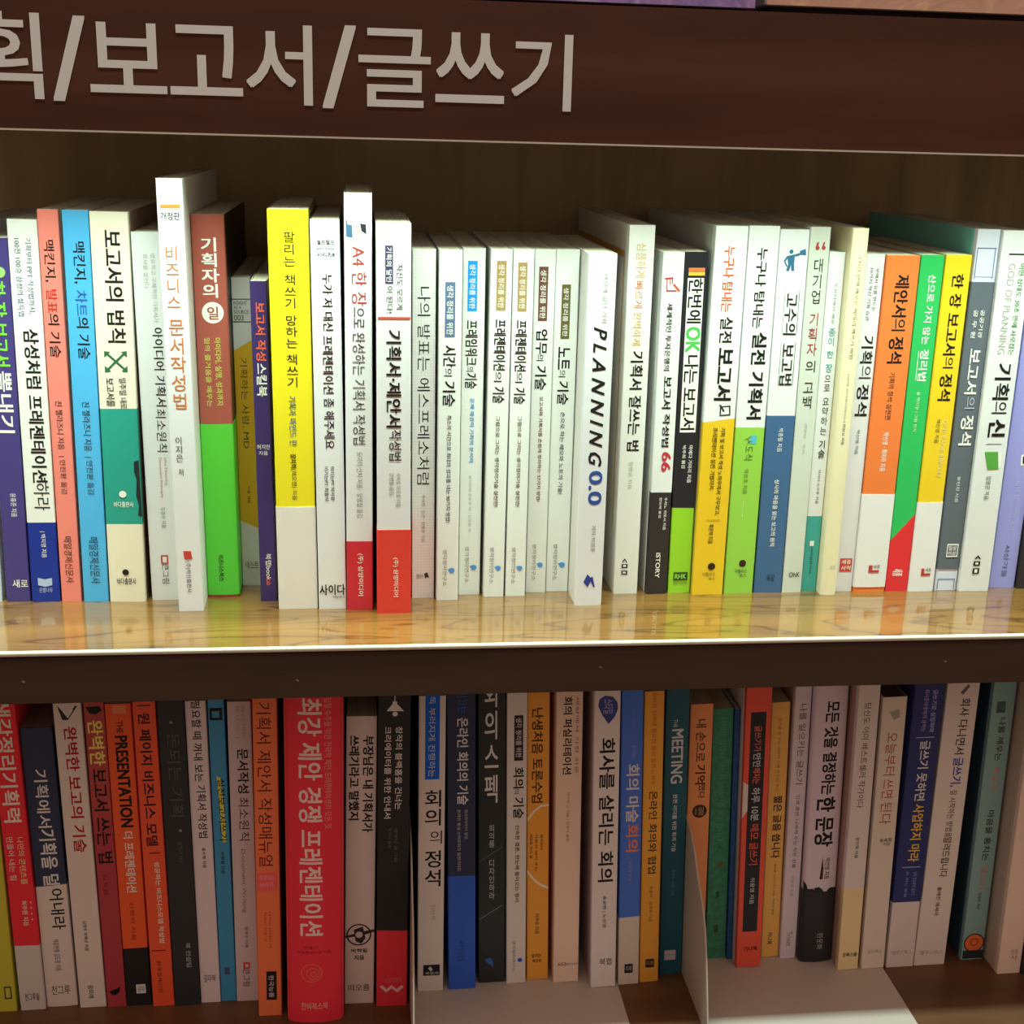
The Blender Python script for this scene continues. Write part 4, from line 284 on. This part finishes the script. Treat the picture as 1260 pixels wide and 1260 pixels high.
# small chips in the varnish of the shelf edge
for cx, cz, s in ((-.1926, -.0182, .0013), (-.0368, -.0207, .0010), (.1445, -.0163, .0010), (.3628, -.0171, .0010)):
    pts = []
    for i in range(9):
        t = i / 9 * math.tau; rr = s * random.uniform(.45, 1.1); pts.append((cx + rr * math.cos(t), -.0002, cz + rr * math.sin(t)))
    q = MB(); q.add(pts, [tuple(range(9))], flat((.22, .17, .12), 'bare_wood', .7))
    cpart(q, 'varnish_chip', 'small pale chip in the varnish')
# the LED strip's aluminium channel under the board above
ls = empty('light_strip', (0, .0258, ZT - .022)); tag(ls, 'aluminium light strip under the board behind the sign board', 'light')
q = MB(); q.box(X0 + .02, X1 - .02, -.0068, .0068, -.0042, -.0002, M_ALU); q.build('channel', ls)
mt, N, K, b = nmat('led_diffuser'); b.inputs['Base Color'].default_value = (.8, .8, .75, 1); b.inputs['Emission Color'].default_value = (1, .98, .85, 1); b.inputs['Emission Strength'].default_value = 2
q = MB(); q.box(X0 + .03, X1 - .03, -.0055, .0055, -.0053, -.0043, mt); q.build('diffuser', ls)

# ---------------------------------------------------------------- metal bookends on the lower shelf
def bookend(x0, x1, lean, label):
    root = empty('bookend', (x0, 0, ZLOW)); tag(root, label, 'bookend', None)
    q = MB(); q.box(0, x1 - x0, .008, .165, .0001, .0011, M_STEEL); bevel(q.build('base_plate', root), .0004, 1)
    prof = [(.0165, .0012), (.0188, .0110), (.0222, .0280), (.0255, .0450), (.0299, .0610), (.0339, .0743), (.0385, .0825), (.0447, .0894), (.0575, .1005), (.0680, .1140), (.0790, .1225), (.0913, .1260), (.1150, .1290), (.140, .1300), (.165, .1300), (.165, .0012)]
    n = len(prof); q = MB(); vs = [(dx - lean * z, y, z) for dx in (0, .0011) for y, z in prof]
    q.add(vs, [tuple(range(n)), tuple(range(2 * n - 1, n - 1, -1))] + [(i, i + n, (i + 1) % n + n, (i + 1) % n) for i in range(n)], M_STEEL)
    q.build('upright_plate', root)
bookend(.0335, .1845, 0, 'grey metal bookend right of the black book with the red foot')
bookend(.2345, .3865, .034, 'grey metal bookend standing between the dark teal and the orange tan books')

# ---------------------------------------------------------------- books displayed on top, cut by the upper edge of the photo
def display(x0, x1, y0, zb, h, face, side, label):
    root = empty('display_book', (x0, y0, ZT)); tag(root, label, 'book')
    w = x1 - x0
    q = MB(); q.box(.004, w - .004, .006, .15, .0001, zb - ZT, flat((.02, .016, .014), 'gap_shade_board', .6)); q.build('shade_stand', root)  # black board put where the gap under the book lies in shade
    q = MB(); q.box(0, w, 0, .17, zb - ZT, zb - ZT + h, side); bevel(q.build('book_block', root), .0008, 1)
    q = MB()
    q.add([(.0004, -.0005, zb - ZT + .0004), (w - .0004, -.0005, zb - ZT + .0004), (w - .0004, -.0005, zb - ZT + h - .0004), (.0004, -.0005, zb - ZT + h - .0004)], [(0, 1, 2, 3)], face)
    q.build('wrapped_front', root)
def film(name, a, b2, c, sc):
    mt, N, K, b = nmat(name)
    tc = N.new('ShaderNodeTexCoord'); n = N.new('ShaderNodeTexNoise'); n.inputs['Scale'].default_value = sc; n.inputs['Detail'].default_value = 4; n.inputs['Distortion'].default_value = 2
    K.new(tc.outputs['Object'], n.inputs['Vector'])
    r = ramp(N, [(.35, a), (.55, b2), (.72, c)]); K.new(n.outputs['Fac'], r.inputs[0]); K.new(r.outputs[0], b.inputs['Base Color']); b.inputs['Roughness'].default_value = .3
    bp = N.new('ShaderNodeBump'); bp.inputs['Strength'].default_value = .4; bp.inputs['Distance'].default_value = .001; K.new(n.outputs['Fac'], bp.inputs['Height']); K.new(bp.outputs[0], b.inputs['Normal'])
    return mt
display(.03, .2118, .003, .3598, .03, film('purple_film', (.22, .15, .38), (.30, .18, .42), (.44, .32, .54), 60), flat((.2, .14, .26), 'purple_board', .5), 'purple film-wrapped book above the sign board, cut by the top of the photo')
display(.2172, .43, .002, .3618, .03, film('pink_film', (.52, .30, .20), (.54, .29, .24), (.62, .38, .22), 30), flat((.3, .25, .25), 'grey_board', .5), 'salmon pink film-wrapped book above the sign board, right of the purple one')

# ---------------------------------------------------------------- the books
GRID = None
def special(label, c):
    """covers that carry an all-over print"""
    if 'square grid' in label:
        mt, N, K, b = nmat('grid_cover'); tc = N.new('ShaderNodeTexCoord')
        br = N.new('ShaderNodeTexBrick'); br.offset = 0; br.inputs['Color1'].default_value = (*c, 1); br.inputs['Color2'].default_value = (*c, 1); br.inputs['Mortar'].default_value = (c[0] * .84, c[1] * .84, c[2] * .84, 1)
        br.inputs['Scale'].default_value = 1; br.inputs['Brick Width'].default_value = .0019; br.inputs['Row Height'].default_value = .0019; br.inputs['Mortar Size'].default_value = .00010; br.inputs['Mortar Smooth'].default_value = 0
        mp = N.new('ShaderNodeMapping'); mp.inputs['Rotation'].default_value = (math.radians(90), 0, 0)
        K.new(tc.outputs['Object'], mp.inputs[0]); K.new(mp.outputs[0], br.inputs['Vector']); K.new(br.outputs['Color'], b.inputs['Base Color']); b.inputs['Roughness'].default_value = .5
        return mt
    if 'mottled' in label:
        mt, N, K, b = nmat('mottled_cover'); tc = N.new('ShaderNodeTexCoord'); n = N.new('ShaderNodeTexNoise'); n.inputs['Scale'].default_value = 220; n.inputs['Detail'].default_value = 5
        K.new(tc.outputs['Object'], n.inputs['Vector']); r = ramp(N, [(.3, tuple(x * .7 for x in c)), (.7, tuple(x * 1.2 for x in c))]); K.new(n.outputs['Fac'], r.inputs[0]); K.new(r.outputs[0], b.inputs['Base Color'])
        return mt
    return flat(c, 'cover_stock', .42)
T = .00045
def profile(w, D, bulge, r, off):
    """outer outline of the cover seen from above, back-left -> spine -> back-right, with inner offset copy"""
    r = min(r, w * .3)
    L = [(0, D), (0, .0072), (.0003, .0060), (0, .0048), (0, r)]
    for i in range(1, 4):
        t = i / 4 * math.pi / 2; L.append((r - r * math.cos(t), r - r * math.sin(t)))
    n = 8 if bulge else 1
    for i in range(n + 1): L.append((r + (w - 2 * r) * i / n, 0))
    R_ = [(w - x, y) for x, y in reversed(L[:8])]
    pts = L + R_
    out = []
    for x, y in pts:
        if y < .0045: y = y - bulge * max(0, 1 - (2 * x / w - 1) ** 2)
        out.append((x, y))
    if off:
        o2 = []
        for i, (x, y) in enumerate(out):
            a = out[max(0, i - 1)]; b = out[min(len(out) - 1, i + 1)]
            dx, dy = b[0] - a[0], b[1] - a[1]; l = math.hypot(dx, dy) or 1
            o2.append((x + dy / l * -off * -1 * -1, y + dx / l * off))
        out = o2
    return out
def sleeve(w, D, bulge, r, v0, v1, off, thick, bands, cols):
    """U-shaped card: bands = boundaries [(vl, vr)], cols = one material for spine and one for sides per band"""
    outer = profile(w, D, bulge, r, 0); inner = profile(w, D, bulge, r, thick)
    if off:
        outer = profile(w, D, bulge, r, -off); inner = profile(w, D, bulge, r, thick - off)
    n = len(outer); rows = [(v0, v0)] + bands + [(v1, v1)]
    q = MB()
    def zz(row, x): return row[0] + (row[1] - row[0]) * min(1, max(0, x / w))
    for k in range(len(rows) - 1):
        a, b = rows[k], rows[k + 1]
        for i in range(n - 1):
            p, s = outer[i], outer[i + 1]; pi, si = inner[i], inner[i + 1]
            edge = max(p[1], s[1]) > .0050
            mt = cols[k][1 if edge else 0]
            q.add([(p[0], p[1], zz(a, p[0])), (s[0], s[1], zz(a, s[0])), (s[0], s[1], zz(b, s[0])), (p[0], p[1], zz(b, p[0]))], [(0, 1, 2, 3)], mt)
            q.add([(pi[0], pi[1], zz(a, p[0])), (si[0], si[1], zz(a, s[0])), (si[0], si[1], zz(b, s[0])), (pi[0], pi[1], zz(b, p[0]))], [(3, 2, 1, 0)], WHITE_IN)
    for row, flip in ((rows[0], 1), (rows[-1], 0)):
        k = 0 if flip else len(cols) - 1
        for i in range(n - 1):
            p, s, pi, si = outer[i], outer[i + 1], inner[i], inner[i + 1]
            vs = [(p[0], p[1], zz(row, p[0])), (s[0], s[1], zz(row, s[0])), (si[0], si[1], zz(row, s[0])), (pi[0], pi[1], zz(row, p[0]))]
            q.add(vs, [(3, 2, 1, 0) if flip else (0, 1, 2, 3)], cols[k][1 if max(p[1], s[1]) > .005 else 0])
    for i in (0, n - 1):
        p, pi = outer[i], inner[i]
        for k in range(len(rows) - 1):
            a, b = zz(rows[k], p[0]), zz(rows[k + 1], p[0])
            q.add([(p[0], p[1], a), (p[0], p[1], b), (pi[0], pi[1], b), (pi[0], pi[1], a)], [(0, 1, 2, 3) if i else (3, 2, 1, 0)], cols[k][1])
    return q
WHITE_IN = flat((.62, .60, .52), 'cover_lining', .7)
PAGE = (.66, .61, .47)
GROUP = {'t': 'title', 'p': 'label_panel', 's': 'small_print', 'm': 'publisher_mark'}
def book(label, ox, y, oz, lean, w, h, D, col, side, zones, band, bulge, r, pages, items):
    mm = .001
    w *= mm; h *= mm; D *= mm; bulge *= mm; r *= mm
    root = empty('paperback_book', (ox * mm, y * mm, oz * mm), (0, lean, 0))
    tag(root, label, 'book', 'books on the upper shelf' if oz > -100 else 'books on the lower shelf')
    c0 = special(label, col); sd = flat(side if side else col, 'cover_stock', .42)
    bands, cols = [], []
    top = c0
    for vl, vr, zc in reversed(zones):
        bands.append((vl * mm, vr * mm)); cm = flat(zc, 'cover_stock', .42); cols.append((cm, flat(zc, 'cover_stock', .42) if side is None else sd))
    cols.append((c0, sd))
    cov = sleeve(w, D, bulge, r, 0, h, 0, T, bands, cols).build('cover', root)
    q = MB(); q.box(T * 1.6, w - T * 1.6, T * 1.5, D - .0015, .0002, h - .0003, paper(pages or PAGE)); q.build('page_block', root)
    if band:
        v0, v1, bc = band; bm = flat(bc, 'band_paper', .4)
        sleeve(w, D, bulge, r, v0 * mm, v1 * mm, .00030, .0002, [], [(bm, bm)]).build('paper_band', root)['label'] = 'paper band wrapped round the book'
    parts = {}
    for n_it, it in enumerate(items):
        k, g = it[0], it[1]
        q = parts.setdefault(GROUP[g[0].lower()], MB())
        # printed layers lie one over the other in the order they are listed
        d = (.00042 if g[0].isupper() else .00010) + .000012 * n_it
        def place(u, v): return (u, -d, v)
        def coats(vs, bold, fn):
            """vs in 0..1 -> metres; the four coats of a bold line at four tiny depths"""
            n = len(vs) // 4 if bold else len(vs) or 1
            out = []
            for i, (a, b) in enumerate(vs):
                x, y_, z = fn(a, b); out.append((x, y_ - .0000025 * (i // max(1, n)), z))
            return out
        if k in 'rh':
            _, _, s, c, u0, u1, v0, v1, bold = it
            slant = .35 if bold >= 10 else 0; bold %= 10
            vs, fs = glyphs(s, bold)
            if slant:                        # italics lean by a third of their height
                ln = (v1 - v0) / max(.1, u1 - u0) if k == 'r' else (u1 - u0) / max(.1, v1 - v0)
                vs = [((a + slant / ln * (t - .5)) , t) for a, t in vs]
            if k == 'r': fn = lambda a, t: place((u0 + t * (u1 - u0)) * mm, (v1 - a * (v1 - v0)) * mm)
            else: fn = lambda a, t: place((u0 + a * (u1 - u0)) * mm, (v0 + t * (v1 - v0)) * mm)
            q.add(coats(vs, bold, fn), fs, flat(c))
        elif k == 'v':
            _, _, s, c, u0, u1, v0, v1, bold = it; n = len(s); st = (v1 - v0) / n
            for i, ch in enumerate(s):
                vs, fs = glyphs(ch, bold); b0 = v1 - (i + 1) * st + st * .055; b1 = v1 - i * st - st * .055
                if n > 1 or ch in '으저': x0, x1, y0, y1 = GB[(ch, bold)]; ex = lambda a: (x0 + a * (x1 - x0) - .04) / .84; ey = lambda t: (y0 + t * (y1 - y0) + .085) / .92
                else: ex = ey = lambda a: a
                q.add(coats(vs, bold, lambda a, t: place((u0 + ex(a) * (u1 - u0)) * mm, (b0 + ey(t) * (b1 - b0)) * mm)), fs, flat(c))
        elif k == 'R':
            _, _, c, u0, u1, v0, v1 = it
            q.add([place(a * mm, b * mm) for a, b in ((u0, v0), (u1, v0), (u1, v1), (u0, v1))], [(0, 1, 2, 3)], flat(c))
        elif k == 'O':
            _, _, c, u, v, rd = it
            q.add([place((u + rd * math.cos(i / 28 * math.tau)) * mm, (v + rd * math.sin(i / 28 * math.tau)) * mm) for i in range(28)], [tuple(range(28))], flat(c))
        elif k == 'Q':
            _, _, c, u, v, rd, th = it
            vs = []
            for i in range(32):
                t = i / 32 * math.tau
                vs += [place((u + rr * math.cos(t)) * mm, (v + rr * math.sin(t)) * mm) for rr in (rd, rd - th)]
            q.add(vs, [(2 * i, (2 * i + 2) % 64, (2 * i + 3) % 64, 2 * i + 1) for i in range(32)], flat(c))
        elif k == 'P':
            _, _, c, pts = it
            q.add([place(a * mm, b * mm) for a, b in pts], [tuple(range(len(pts)))], flat(c))
    spine = sorted({(round(x, 7), y_) for x, y_ in profile(w, D, bulge, r, 0) if y_ < .0012})
    us = [a for a, _ in spine]
    def dip(u):
        u = min(max(u, us[0]), us[-1])
        for (a, ya), (b, yb) in zip(spine, spine[1:]):
            if u <= b + 1e-9: return ya + (yb - ya) * (u - a) / (b - a) if b > a else ya
        return spine[-1][1]
    for nm, q in parts.items():
        o = q.build(nm, root)
        lo = min(v_[0] for v_ in q.v); hi = max(v_[0] for v_ in q.v)
        if bulge or lo < us[4] or hi > us[-5]:     # print follows the rounding of the spine
            bm = bmesh.new(); bm.from_mesh(o.data)
            for u in us:
                if lo < u < hi: bmesh.ops.bisect_plane(bm, geom=bm.verts[:] + bm.edges[:] + bm.faces[:], dist=1e-7, plane_co=(u, 0, 0), plane_no=(1, 0, 0))
            for v_ in bm.verts: v_.co.y += dip(v_.co.x)
            bm.to_mesh(o.data); bm.free()
    if 'orange frame line' in label:        # the thin frame printed on the cover beside the spine
        q = MB(); e = -.00012; ink = flat((.62, .33, .07))
        q.add([(e, .012, h - .021), (e, D - .004, h - .021), (e, D - .004, h - .0165), (e, .012, h - .0165)], [(0, 1, 2, 3)], ink)
        q.add([(e, .012, .045), (e, .0145, .040), (e, .0145, h - .0165), (e, .012, h - .0165)], [(0, 1, 2, 3)], ink)
        q.build('cover_frame_line', root)
for b in BOOKS: book(*b)
